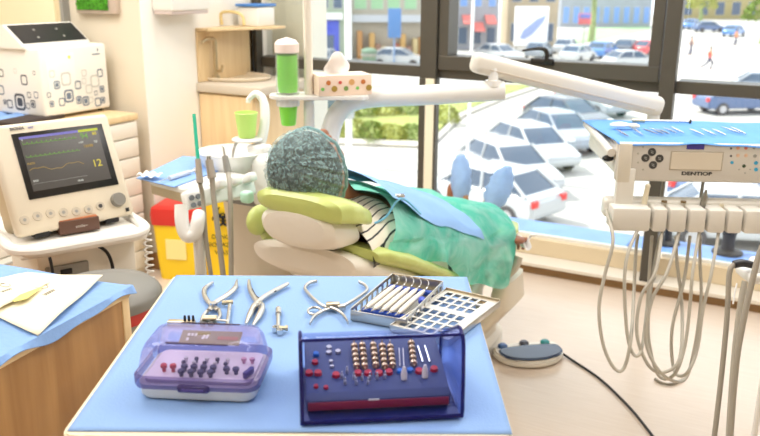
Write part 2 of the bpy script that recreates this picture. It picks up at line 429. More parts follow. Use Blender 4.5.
# cars
tyre = mat('tyre', rgb(70, 70, 74), 0.8); cglass = mat('car_glass', rgb(72, 88, 108), 0.12, 0.2); hub = mat('wheel_hub', rgb(190, 190, 194), 0.4, 0.5)
def paint(n, c): return mat('car_paint_'+n, c, 0.25, 0.1, coat=0.5)
paints = {'white': paint('white', rgb(186, 190, 194)), 'silver': paint('silver', rgb(150, 158, 168)), 'grey': paint('grey', rgb(92, 98, 108)), 'navy': paint('navy', rgb(90, 112, 152)),
          'blue': paint('blue', rgb(96, 140, 200)), 'red': paint('red', rgb(206, 84, 84))}
def make_car():
    R90 = Matrix.Rotation(PI/2, 4, 'X')
    root = thing('car', 'car', 'car')
    b = MB()
    prof = [(-2.08, .32), (-2.14, .55), (-2.10, .86), (-1.9, .97), (-1.4, 1.0), (0.95, .97), (1.55, .88), (2.0, .74), (2.12, .56), (2.1, .32)]
    b.prism(prof, -0.84, 0.84, 0.07, R90, 3); b.build('body', paints['white'], root)
    def rr(x0, x1, w, z): return [((x0+x1)/2 + p[0], p[1], z) for p in rrect(x1-x0, w*2, 0.14, 3)]
    g = MB().loft([rr(-1.85, 1.15, 0.78, 0.93), rr(-1.5, 0.72, 0.72, 1.18), rr(-1.18, 0.36, 0.64, 1.42)]); g.build('window_glass', cglass, root)
    t = MB().loft([rr(-1.22, 0.40, 0.65, 1.40), rr(-1.1, 0.28, 0.60, 1.47), rr(-0.9, 0.1, 0.5, 1.49)])
    for s in (-1, 1):
        for a, c_ in (((-1.86, .78), (-1.16, .65)), ((1.16, .78), (0.36, .65)), ((-.35, .79), (-.30, .66))):
            t.tube([(a[0], s*a[1], .94), (c_[0], s*c_[1], 1.42)], 0.045, 6)
    t.build('roof', paints['white'], root)
    for x in (-1.32, 1.32):
        for s in (-1, 1):
            w = MB().cyl((x, s*0.68, .32), (x, s*0.87, .32), 0.32, n=20).build('wheel', tyre, root)
            MB().cyl((x, s*0.86, .32), (x, s*0.885, .32), 0.19, n=16).build('hub', hub, w)
    for s in (-1, 1):
        MB().box((-2.08, s*0.66, .78), (.12, .26, .2), bev=.03).build('tail_light', mat('tail_light', rgb(214, 60, 60), 0.3), root)
        MB().box((2.0, s*0.62, .66), (.16, .3, .14), bev=.03).build('headlight', mat('headlight', rgb(236, 240, 244), 0.15), root)
    return root
car0 = make_car(); car_used = False
def car(rear, front, colour, label, near=True):
    global car_used
    a, b = Z(*rear, SZ), Z(*front, SZ); c = (a+b)/2; h = math.atan2(b.y-a.y, b.x-a.x)
    if not car_used: o = car0; car_used = True
    elif near: o = copy_tree(car0)
    else:
        o = car0.copy(); C.objects.link(o)
        for ch in list(car0.children):
            if ch.name.split('.')[0] in ('body', 'window_glass', 'roof', 'wheel'):
                q = ch.copy(); C.objects.link(q); q.parent = o
    o.location = c; o.rotation_euler = (0, 0, h); o['label'] = label; o['category'] = 'car'; o['group'] = 'cars outside the windows'
    for ch in o.children:
        if ch.name.split('.')[0] in ('body', 'roof'):
            ch.material_slots[0].link = 'OBJECT'; ch.material_slots[0].material = paints[colour]
    return o
car((530, 224), (448, 203), 'white', 'nearest white car outside, rear and red tail light beyond the shoe covers')
car((474, 171), (545, 203), 'white', 'white car outside just right of the shoe covers, second in the parked row')
car((498, 151), (566, 178), 'white', 'white sedan outside in side view, third in the parked row')
car((528, 137), (588, 158), 'silver', 'pale silver car parked behind the white sedan outside')
car((535, 123), (600, 137), 'grey', 'dark grey estate car parked outside, below the long white arm')
car((566, 108), (618, 119), 'silver', 'silver-blue car outside, farthest of the parked row under the arm')
car((690, 214), (772, 196), 'navy', 'blue car outside directly below the console panel')
car((690, 240), (790, 246), 'white', 'white car roof outside behind the handpiece holder')
car((712, 113), (760, 112), 'navy', 'dark blue car outside below the right transom')
car((335, 66), (302, 72), 'white', 'white car outside in front of the blue shop', False)
car((378, 66), (418, 67), 'white', 'white car outside in front of the orange shop goods', False)
car((432, 74), (462, 72), 'silver', 'silver car outside beside the left window post', False)
far = [((486, 60), (512, 63), 'white', 'white car outside under the striped red awnings'), ((528, 62), (549, 55), 'silver', 'silver car outside below the shoe billboard'),
       ((556, 58), (574, 50), 'white', 'white car outside just right of the window handle'), ((566, 64), (588, 60), 'white', 'white car in the far car park, second right of the handle'),
       ((592, 60), (612, 56), 'blue', 'light blue car in the far car park, by the middle of the sash'), ((620, 57), (632, 53), 'grey', 'grey car in the far car park behind a light blue one'),
       ((637, 57), (665, 55), 'red', 'red car outside at the right end of the middle window'), ((604, 70), (654, 68), 'white', 'long white car outside low in the right of the middle window'),
       ((684, 30), (698, 28), 'blue', 'blue car in the distant car park, leftmost in the right window'), ((722, 38), (744, 35), 'blue', 'blue car in the distant car park behind the running person'),
       ((700, 32), (716, 32), 'navy', 'dark car in the distant car park between two blue ones'), ((748, 96), (790, 98), 'silver', 'pale car outside at the right edge below the transom'),
       ((330, 110), (300, 118), 'navy', 'dark blue car outside behind the white curved arm')]
for a, b, c_, l in far: car(a, b, c_, l, False)

# buildings
def bcol(n, c): return mat('facade_'+n, tuple(q*.55 for q in c[:3])+(1,), 0.85, var=0.08, vscale=0.5)
def building(name, px0, px1, py, col, label, h=9.0, cat='building'):
    a, b = Z(px0, py, SZ), Z(px1, py, SZ); a.z = b.z = SZ
    L = (b-a).length; ang = math.atan2(b.y-a.y, b.x-a.x)
    t = thing(name, label, cat, tuple(a), ang)
    MB().bb(0, L, 0, 3, 0, h, 0.03).build('wall', col, t)
    MB().bb(-0.1, L+0.1, -0.3, 3.1, h, h+0.25).build('roof', mat('roof_edge', rgb(180, 170, 160), 0.8), t)
    return t, L
wdark = mat('shop_glass', rgb(84, 100, 122), 0.2); 
def windows(t, L, n, z0, z1, frac=0.6, m=None, name='window'):
    for k in range(n):
        c = (k+0.5)*L/n; w = L/n*frac
        o = MB().bb(c-w/2-.06, c+w/2+.06, -0.06, 0.02, z0-.06, z1+.06).build(name, mat('window_surround', rgb(190, 190, 186), 0.7), t)
        MB().bb(c-w/2, c+w/2, -0.09, -0.05, z0, z1).build('pane', m or wdark, o)
def awning(t, x0, x1, z, col, dep=1.3):
    MB().prism([(0, 0), (-dep, -0.7), (-dep, -0.85), (0, -0.12)], x0, x1, 0, Matrix(((0, 0, 1, 0), (1, 0, 0, 0), (0, 1, 0, z), (0, 0, 0, 1)))).build('awning', col, t)
t, L = building('shop_building', 290, 345, 60, bcol('pale_green', rgb(206, 222, 196)), 'building outside with a bright blue shopfront under pale green panels')
MB().bb(0.5, L-0.5, -0.25, 0, 0.1, 3.3, .05).build('shopfront', mat('shop_blue', rgb(66, 84, 190), 0.6), t)
MB().bb(L*.45, L*.8, -0.32, -0.2, 0.1, 2.1).build('shop_door', wdark, t); MB().bb(0.2, L-.2, -.6, 0, 3.4, 3.9).build('fascia', mat('fascia_white', rgb(240, 240, 240), .6), t)
windows(t, L, 4, 4.3, 6.2)
t, L = building('market_building', 352, 434, 58, bcol('cream', rgb(232, 222, 204)), 'cream market building outside with orange and brown goods on display')
goods = [rgb(222, 160, 96), rgb(200, 120, 90), rgb(238, 190, 120), rgb(180, 140, 120), rgb(240, 214, 160)]
goods = [tuple(q*.6 for q in c[:3])+(1,) for c in goods]
for k in range(12):
    x = 0.4+k*(L-0.8)/12; hh = rnd.uniform(0.8, 2.4)
    MB().bb(x, x+(L-0.8)/12*.85, -1.0, -0.1, 0, hh, .05).build('goods_stack', mat('goods_%d' % (k % 5), goods[k % 5], 0.8), t)
MB().bb(0, L, -0.7, 0, 3.1, 3.7).build('fascia', mat('fascia_grey', rgb(186, 190, 196), .6), t)
windows(t, L, 5, 4.2, 6.0, 0.7, mat('green_panel', rgb(150, 190, 150), 0.5))
t, L = building('awning_building', 441, 497, 50, bcol('grey_blue', rgb(206, 208, 218)), 'grey building outside with red awnings behind the white street pole')
for k in range(3): awning(t, L*(.35+.2*k), L*(.53+.2*k), 3.4-0.7*(k % 2), mat('awning_red', rgb(222, 128, 122), 0.8))
windows(t, L, 4, 0.6, 2.2, 0.6); windows(t, L, 4, 4.2, 6.2, 0.5, mat('pane_blue', rgb(120, 156, 214), .3))
t, L = building('beige_building', 506, 556, 47, bcol('beige', rgb(236, 216, 186)), 'beige building outside behind a white billboard')
windows(t, L, 3, 4.6, 6.4, 0.5); windows(t, L, 3, 0.6, 2.4, .5)
# billboard
a, b = Z(513, 56, SZ), Z(546, 56, SZ); ang = math.atan2(b.y-a.y, b.x-a.x); L = (b-a).length
t = thing('billboard', 'white billboard outside with a grey-blue slanted shape', 'billboard', tuple(a), ang)
MB().bb(0, L, -0.1, 0.1, 0.9, 4.4, .03).build('board', mat('board_white', rgb(244, 244, 248), .5), t)
for x in (0.3, L-0.3): MB().cyl((x, 0.15, 0), (x, 0.15, 4), 0.07, n=8).build('post', greyp, t)
MB().prism([(0.5, 1.6), (0.8, 2.3), (2.0, 3.3), (2.9, 3.7), (2.6, 3.0), (1.6, 1.9), (0.9, 1.5)], 0.1, 0.13, 0, Matrix.Rotation(PI/2, 4, 'X')).build('picture', mat('board_grey_blue', rgb(150, 165, 205), .6), t)
t, L = building('tall_building', 560, 650, 27, bcol('ice', rgb(208, 216, 228)), 'pale blue building far outside beyond the green slope', 12)
windows(t, L, 9, 0.6, 3.0, .55, mat('pane_blue', rgb(120, 156, 214), .3))
t, L = building('ochre_building', 662, 790, 19, bcol('ochre', rgb(222, 206, 150)), 'ochre building far outside at the top of the right window', 12)
windows(t, L, 8, 0.8, 3.2, .5)
struct('slope_ground', MB().prism(gpoly([(565, 46), (650, 30), (650, 26), (590, 28)], 0), SZ, SZ+0.05), mat('verge_green', rgb(150, 180, 140), 0.9, var=.2, vscale=.3))
struct('pavement_ground', MB().prism(gpoly([(560, 84), (790, 84), (790, 46), (670, 46), (640, 52), (480, 54), (480, 62)], 0), SZ, SZ+0.04), mat('pavement', rgb(196, 192, 184), .9))
# trees
def tree(px, py, label, h, crown, leaf, g='trees outside'):
    p = Z(px, py, SZ); t = thing('tree', label, 'tree', tuple(p), 0, g)
    MB().tube([(0, 0, 0), (0.1, 0, h*.4), (-.05, 0, h*.75), (0.1, 0, h)], [.4, .32, .26, .15], 10, 4).build('trunk', mat('trunk_green', rgb(142, 158, 110), .9, var=.2, vscale=2), t)
    b = shrub_mesh(leaf, px); b.bm.transform(Matrix.Translation((0, 0, h*.75)) @ Matrix.Scale(crown, 4)); b.build('crown', None, t, smooth=False)
tree(591, 42, 'tree outside with a mossy trunk in the middle window', 8, 2.6, leafA)
tree(762, 44, 'leafy tree outside at the right edge of the right window', 3.2, 2.2, leafA)
tree(700, 22, 'pale tree far outside in the right window', 3, 2.4, leafB)
# poles, signs, bin, people
def pole(base, label, h, r, boxz=None):
    p = Z(*base, SZ); t = thing('street_lamp', label, 'street lamp', tuple(p), 0, 'white street poles')
    MB().cyl((0, 0, 0), (0, 0, h), r, r*.8, 12).build('pole', mat('pole_white', rgb(236, 236, 236), .5), t)
    MB().box((0.5, 0, h), (1.2, .25, .12), bev=.04).build('lamp_head', greyp, t)
    if boxz: MB().box((0.05, -0.1, boxz), (.34, .3, .5), bev=.04).build('meter_box', mat('meter_grey', rgb(176, 180, 182), .5), t)
pole((349, 166), 'thick white street pole outside with a small grey box', 9, .12, 2.0)
pole((466, 196), 'thin white street pole outside above the shoe covers', 8, .05)
p = Z(394, 68, SZ); t = thing('street_sign', 'tall blue street sign on a post outside left window', 'sign', tuple(p), 0.5)
MB().cyl((0, 0, 0), (0, 0, 2.4), .06, n=10).build('post', mat('blue_post', rgb(120, 150, 190), .5), t)
MB().box((0, 0, 3.4), (1.0, .15, 2.2), bev=.03).build('sign_panel', mat('sign_blue', rgb(84, 128, 184), .5), t)
p = Z(369, 69, SZ); t = thing('litter_bin', 'dark green street bin outside beside the parked white car', 'bin', tuple(p))
MB().lathe([(0, 0), (.45, 0), (.6, 1.3), (.65, 1.35), (.6, 1.45), (.2, 1.6), (0, 1.62)], (0, 0, 0), 16).build('body', mat('bin_green', rgb(110, 136, 116), .6), t)
MB().lathe([(.61, 1.0), (.63, 1.02), (.63, 1.15), (.61, 1.17)], (0, 0, 0), 16).build('band', greyp, t)
p = Z(583, 44, SZ); t = thing('advert_sign', 'round red and blue sign on a post outside in the middle window', 'sign', tuple(p), 0.5)
MB().cyl((0, 0, 0), (0, 0, 2.0), .06, n=8).build('post', greyp, t)
MB().box((0, 0, 2.7), (1.4, .15, 1.2), bev=.1).build('sign_panel', mat('sign_red', rgb(214, 110, 120), .6), t); MB().box((0, -.02, 3.0), (1.2, .15, .5), bev=.05).build('sign_top', mat('sign_blue2', rgb(120, 130, 200), .6), t)

def skin_body(verts, edges, radii, sub=2):
    me = bpy.data.meshes.new('t'); me.from_pydata([tuple(v) for v in verts], edges, [])
    o = bpy.data.objects.new('t', me); C.objects.link(o)
    o.modifiers.new('s', 'SKIN'); 
    for i, r in enumerate(radii):
        rr = r if isinstance(r, tuple) else (r, r)
        me.skin_vertices[0].data[i].radius = rr; me.skin_vertices[0].data[i].use_root = (i == 0)
    sb = o.modifiers.new('b', 'SUBSURF'); sb.levels = sub; sb.render_levels = sub
    dg = bpy.context.evaluated_depsgraph_get(); m2 = bpy.data.meshes.new_from_object(o.evaluated_get(dg))
    b = bmesh.new(); b.from_mesh(m2); bpy.data.objects.remove(o); bpy.data.meshes.remove(me); bpy.data.meshes.remove(m2)
    return b
skin = mat('skin', rgb(176, 120, 86), 0.55)
def walker(px, py, label, run, col):
    p = Z(px, py, SZ+.04); t = thing('person', label, 'person', tuple(p), 0.4, 'people walking outside')
    k = 0.34 if run else 0.12
    V = [(0, 0, .95), (0, 0, 1.2), (.03*run, 0, 1.42), (.05*run, 0, 1.52), (.07*run, 0, 1.66), (0, .1, .92), (k, .1, .5), (k*.5, .1, .08), (k*.5+.14, .1, .03), (0, -.1, .92), (-k*.5, -.1, .5), (-k*1.8, -.1, .1+.15*run), (-k*1.8+.1, -.1, .03+.1*run),
         (0, .2, 1.4), (-.1, .26, 1.12), (.1, .26, .95+.15*run), (0, -.2, 1.4), (.08, -.26, 1.12), (.28, -.24, 1.0+.15*run)]
    E = [(0, 1), (1, 2), (2, 3), (3, 4), (0, 5), (5, 6), (6, 7), (7, 8), (0, 9), (9, 10), (10, 11), (11, 12), (2, 13), (13, 14), (14, 15), (2, 16), (16, 17), (17, 18)]
    Rr = [.14, .13, .13, .06, .11, .1, .07, .05, .04, .1, .07, .05, .04, .07, .045, .03, .07, .045, .03]
    b = MB(); b.use(skin); b._merge(skin_body(V, E, Rr, 1)); b.build('body', None, t)
    MB().lathe([(.12, .85), (.17, .95), (.155, 1.15), (.19, 1.36), (.12, 1.47), (.07, 1.5)], (0.02, 0, 0), 16, sx=.85, sy=1.15).build('shirt', mat('shirt_%s' % label[:14], col, .8), t)
    MB().tube([(0, .1, .95), V[6], V[7]], [.12, .09, .07], 8).tube([(0, -.1, .95), V[10], V[11]], [.12, .09, .07], 8).build('trousers', mat('trousers_dark', rgb(90, 90, 110), .8), t)
    MB().sph((.06*run, 0, 1.70), (.1, .1, .12), 12).build('hair', mat('hair_dark', rgb(40, 34, 30), .7), t)
walker(708, 70, 'person in a red top running across the bright pavement outside', 1, rgb(220, 90, 86))
walker(690, 56, 'person in dark clothes walking outside at the left of the right window', 0, rgb(110, 110, 120))
walker(735, 46, 'person in an orange top standing far outside in the right window', 0, rgb(230, 150, 110))

# ================================================================== LEFT BACK: drawers, steriliser, picture, sink corner
CZ = 0.80
c0 = Z(138, 113, CZ); cx1, cy1 = c0.x, c0.y
t = thing('drawer_cabinet', 'cream cabinet with a stack of drawers and pale wooden top, under the steriliser', 'cabinet', (cx1-0.3, 2.2, 0))
MB().bb(cx1-0.62, cx1-0.02, 1.5, cy1-0.01, 0.0, CZ-0.03, .003).build('body', cream, t, world=True)
MB().bb(cx1-0.64, cx1, 1.48, cy1, CZ-0.03, CZ, .004).build('worktop', palewood, t, world=True)
zs = [CZ-0.035, X(141, 136, cx1).z, X(143, 155, cx1).z]; dz = zs[1]-zs[2]
while zs[-1]-dz > 0.03: zs.append(zs[-1]-dz)
for i in range(len(zs)-1):
    for (ya, yb) in ((cy1-0.5, cy1-0.01), (cy1-1.0, cy1-0.506)):
        d = MB().bb(cx1-0.02, cx1-0.001, ya, yb, zs[i+1]+.003, zs[i]-.003, .003).build('drawer', cream, t, world=True)
        MB().bb(cx1-0.001, cx1+.012, (ya+yb)/2-.05, (ya+yb)/2+.05, zs[i]-.03, zs[i]-.022, .002).build('handle', steel, d, world=True)
# steriliser
xf = -2.965; sy0, sy1, sz0 = 2.43, 2.81, CZ+.015
sz1 = X(105, 43, xf).z
t = thing('steriliser', 'white bench-top steriliser patterned with small grey squares and black sloping display', 'steriliser', (xf-.2, 2.62, CZ))
dkl = mat('motif_blue_grey', rgb(110, 122, 140), 0.5); dk2 = mat('motif_dark', rgb(66, 72, 84), 0.5); dk3 = mat('motif_pale', rgb(206, 204, 196), 0.5)
b = MB().use(white).bb(xf-.42, xf, sy0, sy1, sz0, sz1, .012, 3)
def motif(b, px, py, s, plane, m, fill=False):
    s = s/3.635*0.5
    if plane == 'f':
        c = X(px, py, xf+.0018); w = abs(X(px+s, py, xf).y-c.y)*1.0; ax = 'f'
        M = Matrix.Translation(c) @ Matrix(((0, 0, 1, 0), (1, 0, 0, 0), (0, 1, 0, 0), (0, 0, 0, 1)))
    else:
        c = Y(px, py, sy0-.0005); w = abs(Y(px+s, py, sy0).x-c.x)
        M = Matrix.Translation(c) @ Matrix(((1, 0, 0, 0), (0, 0, -1, 0), (0, 1, 0, 0), (0, 0, 0, 1)))
    w = max(w, .006); b.use(m)
    o_ = [Vector((x, y, 0)) for x, y in rrect(2*w, 2*w*1.1, w*.5, 4)]; i_ = [v*0.72 for v in o_]
    n = len(o_); bb_ = bmesh.new()
    vo = [bb_.verts.new(v) for v in o_]; vi = [bb_.verts.new(v) for v in i_]
    for k in range(n): bb_.faces.new((vo[k], vo[(k+1) % n], vi[(k+1) % n], vi[k]))
    if fill:
        vf = [bb_.verts.new(v*0.5) for v in o_]; bb_.faces.new(vf)
    b._merge(bb_, M)
for px, py, s, m, f in ((57, 85, 20, dkl, 1), (66, 79, 34, dk3, 0), (78, 85, 20, dkl, 0), (69, 96, 32, dkl, 1), (62, 102, 20, dkl, 0), (52, 74, 18, dk3, 0), (79, 100, 18, dkl, 1), (86, 101, 22, dkl, 1), (89, 89, 22, dk3, 0),
                        (95, 81, 30, dk3, 0), (100, 73, 18, dkl, 0), (102, 89, 15, dkl, 1), (98, 102, 20, dkl, 0), (103, 100, 14, dkl, 1), (52, 104, 15, dkl, 1), (49, 95, 12, dkl, 0), (91, 100, 14, dk3, 0), (96, 93, 10, dkl, 0), (84, 73, 16, dk3, 0), (84, 81, 14, dk3, 0)): motif(b, px, py, s, 'f', m, f)
for px, py, s, m, f in ((24, 80, 24, dk2, 0), (20, 102, 38, dk2, 1), (29, 95, 14, dk2, 0), (33, 104, 18, dk2, 1), (28, 106, 14, dk2, 0), (36, 95, 16, dkl, 0), (10, 104, 20, dk2, 0), (34, 73, 10, dk2, 0), (1, 73, 18, dk2, 0), (5, 102, 12, dk2, 1), (1, 90, 22, dkl, 0), (15, 71, 12, dk3, 0)): motif(b, px, py, s, 's', m, f)
b.build('body', None, t, world=True, angle=50)
# front door panel outline
MB().bb(xf, xf+.0012, sy0+.03, sy0+.185, sz0+.02, sz1-.03, .002).build('door', mat('door_white', rgb(240, 238, 230), .3), t, world=True, label='slightly raised white door')
M = Matrix(((0, 0, 1, 0), (1, 0, 0, 0), (0, 1, 0, 0), (0, 0, 0, 1)))
q = X(69, 57, xf+.0014); MB().use(mat('sticker_yellow', rgb(246, 226, 90), .5)).cyl(q, q+Vector((.001, 0, 0)), .007).build('sticker', None, t, world=True, label='round yellow sticker')
q = X(96, 54, xf+.001)
lg = MB().use(dkl).box(q, (.001, .045, .005)); q2 = X(97, 51, xf+.001); lg.tube([q2, q2+Vector((0, .006, .006)), q2+Vector((0, .002, .012))], .0025, 6).build('logo', None, t, world=True)
# sloping display housing
w0, w1 = sy0-.015, sy1-.018
pr_ = [(xf-.08, sz1-.01), (xf-.08, sz1+.008), (xf-.195, sz1+.095), (xf-.38, sz1+.06), (xf-.38, sz1-.01)]
def xz_prism(poly, y0, y1, bev=0.0):
    return MB().prism([(a, -c) for a, c in poly], y0, y1, bev, Matrix(((1, 0, 0, 0), (0, 0, 1, 0), (0, -1, 0, 0), (0, 0, 0, 1))))
h = xz_prism(pr_, w0, w1, .004).build('display_housing', white, t, world=True)
a_, b_ = Vector((xf-.08, 0, sz1+.008)), Vector((xf-.195, 0, sz1+.095)); nrm = Vector((.60, 0, .80)).normalized()
def dp(f, y, off=.0015):
    p = a_.lerp(b_, f); return Vector((p.x, y, p.z)) + nrm*off
MB().use(darkp).loft([[dp(.08, w0+.012, 0), dp(.08, w1-.012, 0), dp(.92, w1-.012, 0), dp(.92, w0+.012, 0)], [dp(.08, w0+.012, .003), dp(.08, w1-.012, .003), dp(.92, w1-.012, .003), dp(.92, w0+.012, .003)]]).build('display', None, h, world=True, label='glossy black display')
for f, yy in ((.3, .30), (.65, .33), (.3, .68), (.65, .66)):
    p = dp(f, w0+(w1-w0)*yy, .003); MB().cyl(p, p+nrm*.002, .006, n=12).build('button', greyp, h, world=True)
for yy in (.03, .09): MB().cyl((xf-.05, sy0+yy*4, CZ), (xf-.05, sy0+yy*4, sz0), .012).build('foot', black, t, world=True)
# dark thing and blue wrap on the cabinet near the monitor
p = Z(30, 122, CZ)
o = MB().box((p.x, p.y, CZ+.012), (.12, .3, .02), (0, 0, .1), .006).build('instrument_pouch', mat('pouch_dark', rgb(56, 46, 44), .6)); tag(o, 'dark instrument pouch on the cabinet just behind the top of the monitor', 'pouch')
p = Z(12, 119, CZ)
o = MB().grid(lambda u, v: (p.x-.12+.22*u, p.y-.2+.36*v, CZ+.004+.02*abs(math.sin(u*5+v*3))), 10, 14).build('wrapping_cloth', bluecloth); o.modifiers.new('s', 'SOLIDIFY').thickness = .002
tag(o, 'folded blue wrap lying on the cabinet at the far left, under the steriliser', 'cloth')
# moss picture
y = 2.868
a, b_ = Y(80, 0, y), Y(121, 14, y)
t = thing('moss_picture', 'square picture of bright green moss in a pinkish grey frame', 'picture', ((a.x+b_.x)/2, y, b_.z))
x0, x1, z0 = a.x, b_.x, b_.z
MB().bb(x0, x1, y-.03, y, z0, z0+.30, .003).build('frame', mat('frame_greige', rgb(196, 178, 162), .5), t, world=True)
moss = mat('moss', rgb(76, 150, 34), .95, var=.45, vscale=70, bump=1.0, bscale=120)
def mossf(u, v):
    n = noise.noise(Vector((u*14, v*16, 0)))
    return (x0+.012+(x1-x0-.055)*u, y-.034-.012*abs(n)-.004*noise.noise(Vector((u*50, v*60, 3))), z0+.016+.27*v)
MB().grid(mossf, 40, 50).build('moss', moss, t, world=True)
# sink corner
sx0, sx1, sy_ = -2.785, -2.43, 3.24
t = thing('sink_cabinet', 'maple sink cabinet with a beige worktop edge beside the windows', 'cabinet', (-2.6, 3.45, 0))
MB().bb(sx0, sx1-.01, sy_+.012, 3.69, 0.0, .855, .002).build('body', palewood, t, world=True)
MB().bb(sx0+.005, sx1-.014, sy_-.006, sy_+.012, .06, .845, .003).build('door', palewood, t, world=True)
MB().bb(sx0, sx1+.05, sy_-.02, 3.695, .855, .90, .006).build('worktop', beige, t, world=True)
p = Z(236, 76, .905)
o = MB().lathe([(.0, .004), (.10, .005), (.155, .008), (.180, .012), (.187, .018), (.20, .020), (.205, .015), (.200, .004), (.19, 0)], (p.x+.02, 3.47, .90), 40, sx=1.15, sy=.85).build('basin', mat('basin_beige', rgb(216, 200, 174), .25)); tag(o, 'oval beige basin set on the sink cabinet worktop', 'basin')
p = X(216, 72, -2.735); p.z = .90
t = thing('tap', 'slim brass-toned tap standing behind the oval basin', 'tap', (p.x, p.y, .90))
bt = mat('tap_brass', rgb(190, 170, 136), .3, .9)
MB().cyl((0, 0, 0), (0, 0, .03), .022, .018).cyl((0, 0, .02), (0, 0, .20), .011).tube([(0, 0, .19), (0, -.01, .215), (.0, -.06, .22), (0, -.10, .205)], .010, 10, 5).build('spout', bt, t)
MB().tube([(.0, 0, .05), (.035, 0, .055), (.045, 0, .085)], [.008, .008, .006], 8).build('lever', bt, t)
p = Z(247, 70, .90)
t = thing('soap_bottle', 'slim white soap bottle beside the tap, in front of the dark window post', 'bottle', (p.x, p.y, .90))
MB().lathe([(0, 0), (.026, 0), (.028, .01), (.028, .06), (.018, .085), (.008, .092), (0, .092)], (0, 0, 0)).build('body', white, t)
MB().lathe([(.009, .09), (.010, .105), (.004, .108), (.004, .12), (0, .12)], (0, 0, 0), 12).tube([(0, 0, .118), (-.01, -.02, .12)], .004, 6).build('pump', white, t)
# backsplash, shelf and what stands on it
a = Y(192, 31, 3.66); b_ = Y(248, 30, 3.66)
zsf = X(193, 31, -2.785).z
o = MB().bb(-2.784, -2.772, 3.235, 3.69, .902, zsf-.001, .002).bb(-2.772, Y(246, 50, 3.66).x, 3.665, 3.69, .902, zsf-.001, .002).build('splash_panel', palewood); tag(o, 'pale wooden splash panel standing behind the tap and basin', 'panel')
qs = Z(277, 29, zsf)
o = MB().prism([(-2.784, 3.235), (-2.70, 3.235), (qs.x, qs.y-.04), (qs.x, 3.69), (-2.784, 3.69)], zsf, zsf+.014, .002).build('wall_shelf', palewood); tag(o, 'thin pale wooden shelf above the tap', 'shelf')
lp = zsf+.014
o = MB().tube([(Y(222, 26, 3.44).x, 3.44, lp+.008), (Y(221, 18, 3.44).x, 3.44, lp+.06), (Y(226, 14, 3.44).x, 3.44, lp+.075), (Y(237, 14, 3.44).x, 3.44, lp+.072), (Y(243, 19, 3.44).x, 3.44, lp+.05), (Y(244, 26, 3.44).x, 3.44, lp+.008)], .008, 10, 5).build('towel_bow', mat('bow_ochre', rgb(224, 200, 140), .5)); tag(o, 'ochre arched towel holder standing on the wooden shelf', 'towel holder')
xa = Y(246, 20, 3.6).x; xb = Y(269, 20, 3.6).x
t = thing('paper_dispenser', 'white box-shaped dispenser on the right end of the wooden shelf', 'dispenser', ((xa+xb)/2, 3.6, lp))
MB().bb(xa+.006, xb-.01, 3.52, 3.67, lp, lp+.10, .01).build('body', white, t, world=True); MB().bb(xa, xb-.006, 3.51, 3.68, lp+.10, lp+.115, .004).build('lid', mat('lid_blue', rgb(70, 126, 196), .4), t, world=True, label='thin blue lid')
o = MB().bb(-2.788, Y(216, 20, 3.62).x, 3.62, 3.69, lp, lp+.3, .003).build('wooden_divider', wood); tag(o, 'upright wooden divider on the left end of the shelf', 'panel')
p0, p1 = X(152, 13, -2.785), X(191, 10, -2.785)
t = thing('wall_dispenser', 'white wall-mounted dispenser with grey sloping underside, at the top left', 'dispenser', (-2.785, (p0.y+p1.y)/2, p0.z))
MB().bb(-2.785, -2.66, p0.y, p1.y, p0.z+.01, p0.z+.32, .012).build('body', white, t, world=True)
MB().bb(-2.78, -2.67, p0.y+.006, p1.y-.006, p0.z-.006, p0.z+.012, .004).build('base', mat('pinkish_grey', rgb(206, 190, 184), .4), t, world=True)

# ================================================================== MONITOR CART
A = Z(16, 256, .75); B = Z(153, 232, .75); f = (B-A); W_ = f.length; ang = math.atan2(f.y, f.x)
t = thing('monitor_cart', 'white medical cart with a round-rimmed tray carrying the patient monitor', 'cart', (A.x, A.y, 0), ang)
dep = .42
MB().box((W_/2, dep/2, .738), (W_-.02, dep-.02, .02), bev=.009).build('tray', white, t)
out = rrect(W_, dep, .07, 6); pts = [Vector((x+W_/2, y+dep/2, .752)) for x, y in out]; pts += [pts[0], pts[1]]
MB().tube(pts, .014, 10).build('rim', mat('rim_white', rgb(240, 238, 232), .3), t)
MB().box((W_/2+.02, dep/2+.03, .63), (W_-.08, dep-.10, .19), bev=.02).build('equipment_box', cream, t)
MB().box((W_*.42, dep/2, .30), (.09, .12, .56), bev=.02).build('column', cream, t)
MB().box((W_*.42, dep/2, .06), (.40, .10, .05), bev=.02).box((W_*.42, dep/2, .06), (.10, .40, .05), bev=.02).build('base', cream, t)
for x, y_ in ((.19, 0), (-.19, 0), (0, .19), (0, -.19)):
    MB().cyl((W_*.42+x, dep/2+y_-.012, .025), (W_*.42+x, dep/2+y_+.012, .025), .025).build('castor', black, t)
s = MB().box((.135, .075, .655), (.11, .012, .05), bev=.004).build('socket_panel', greyp, t)
MB().box((.13, .067, .662), (.03, .006, .015), bev=.002).build('socket', black, s)
MB().tube([(.20, .066, .73), (.235, .055, .70), (.248, .055, .65), (.245, .06, .60), (.235, .06, .5)], .0045, 8, 6).build('black_cable', black, t)
MB().tube([(.075, -.01, .735), (.077, -.012, .71), (.08, -.005, .66)], .004, 8, 4).build('short_cable', black, t)
hx = []
for k in range(240):
    a = k/240*2*PI*20; zz = .74-.36*k/240; hx.append((W_-.01+.010*math.cos(a), .02+.010*math.sin(a), zz))
MB().tube(hx, .0032, 6).build('coiled_cable', white, t)

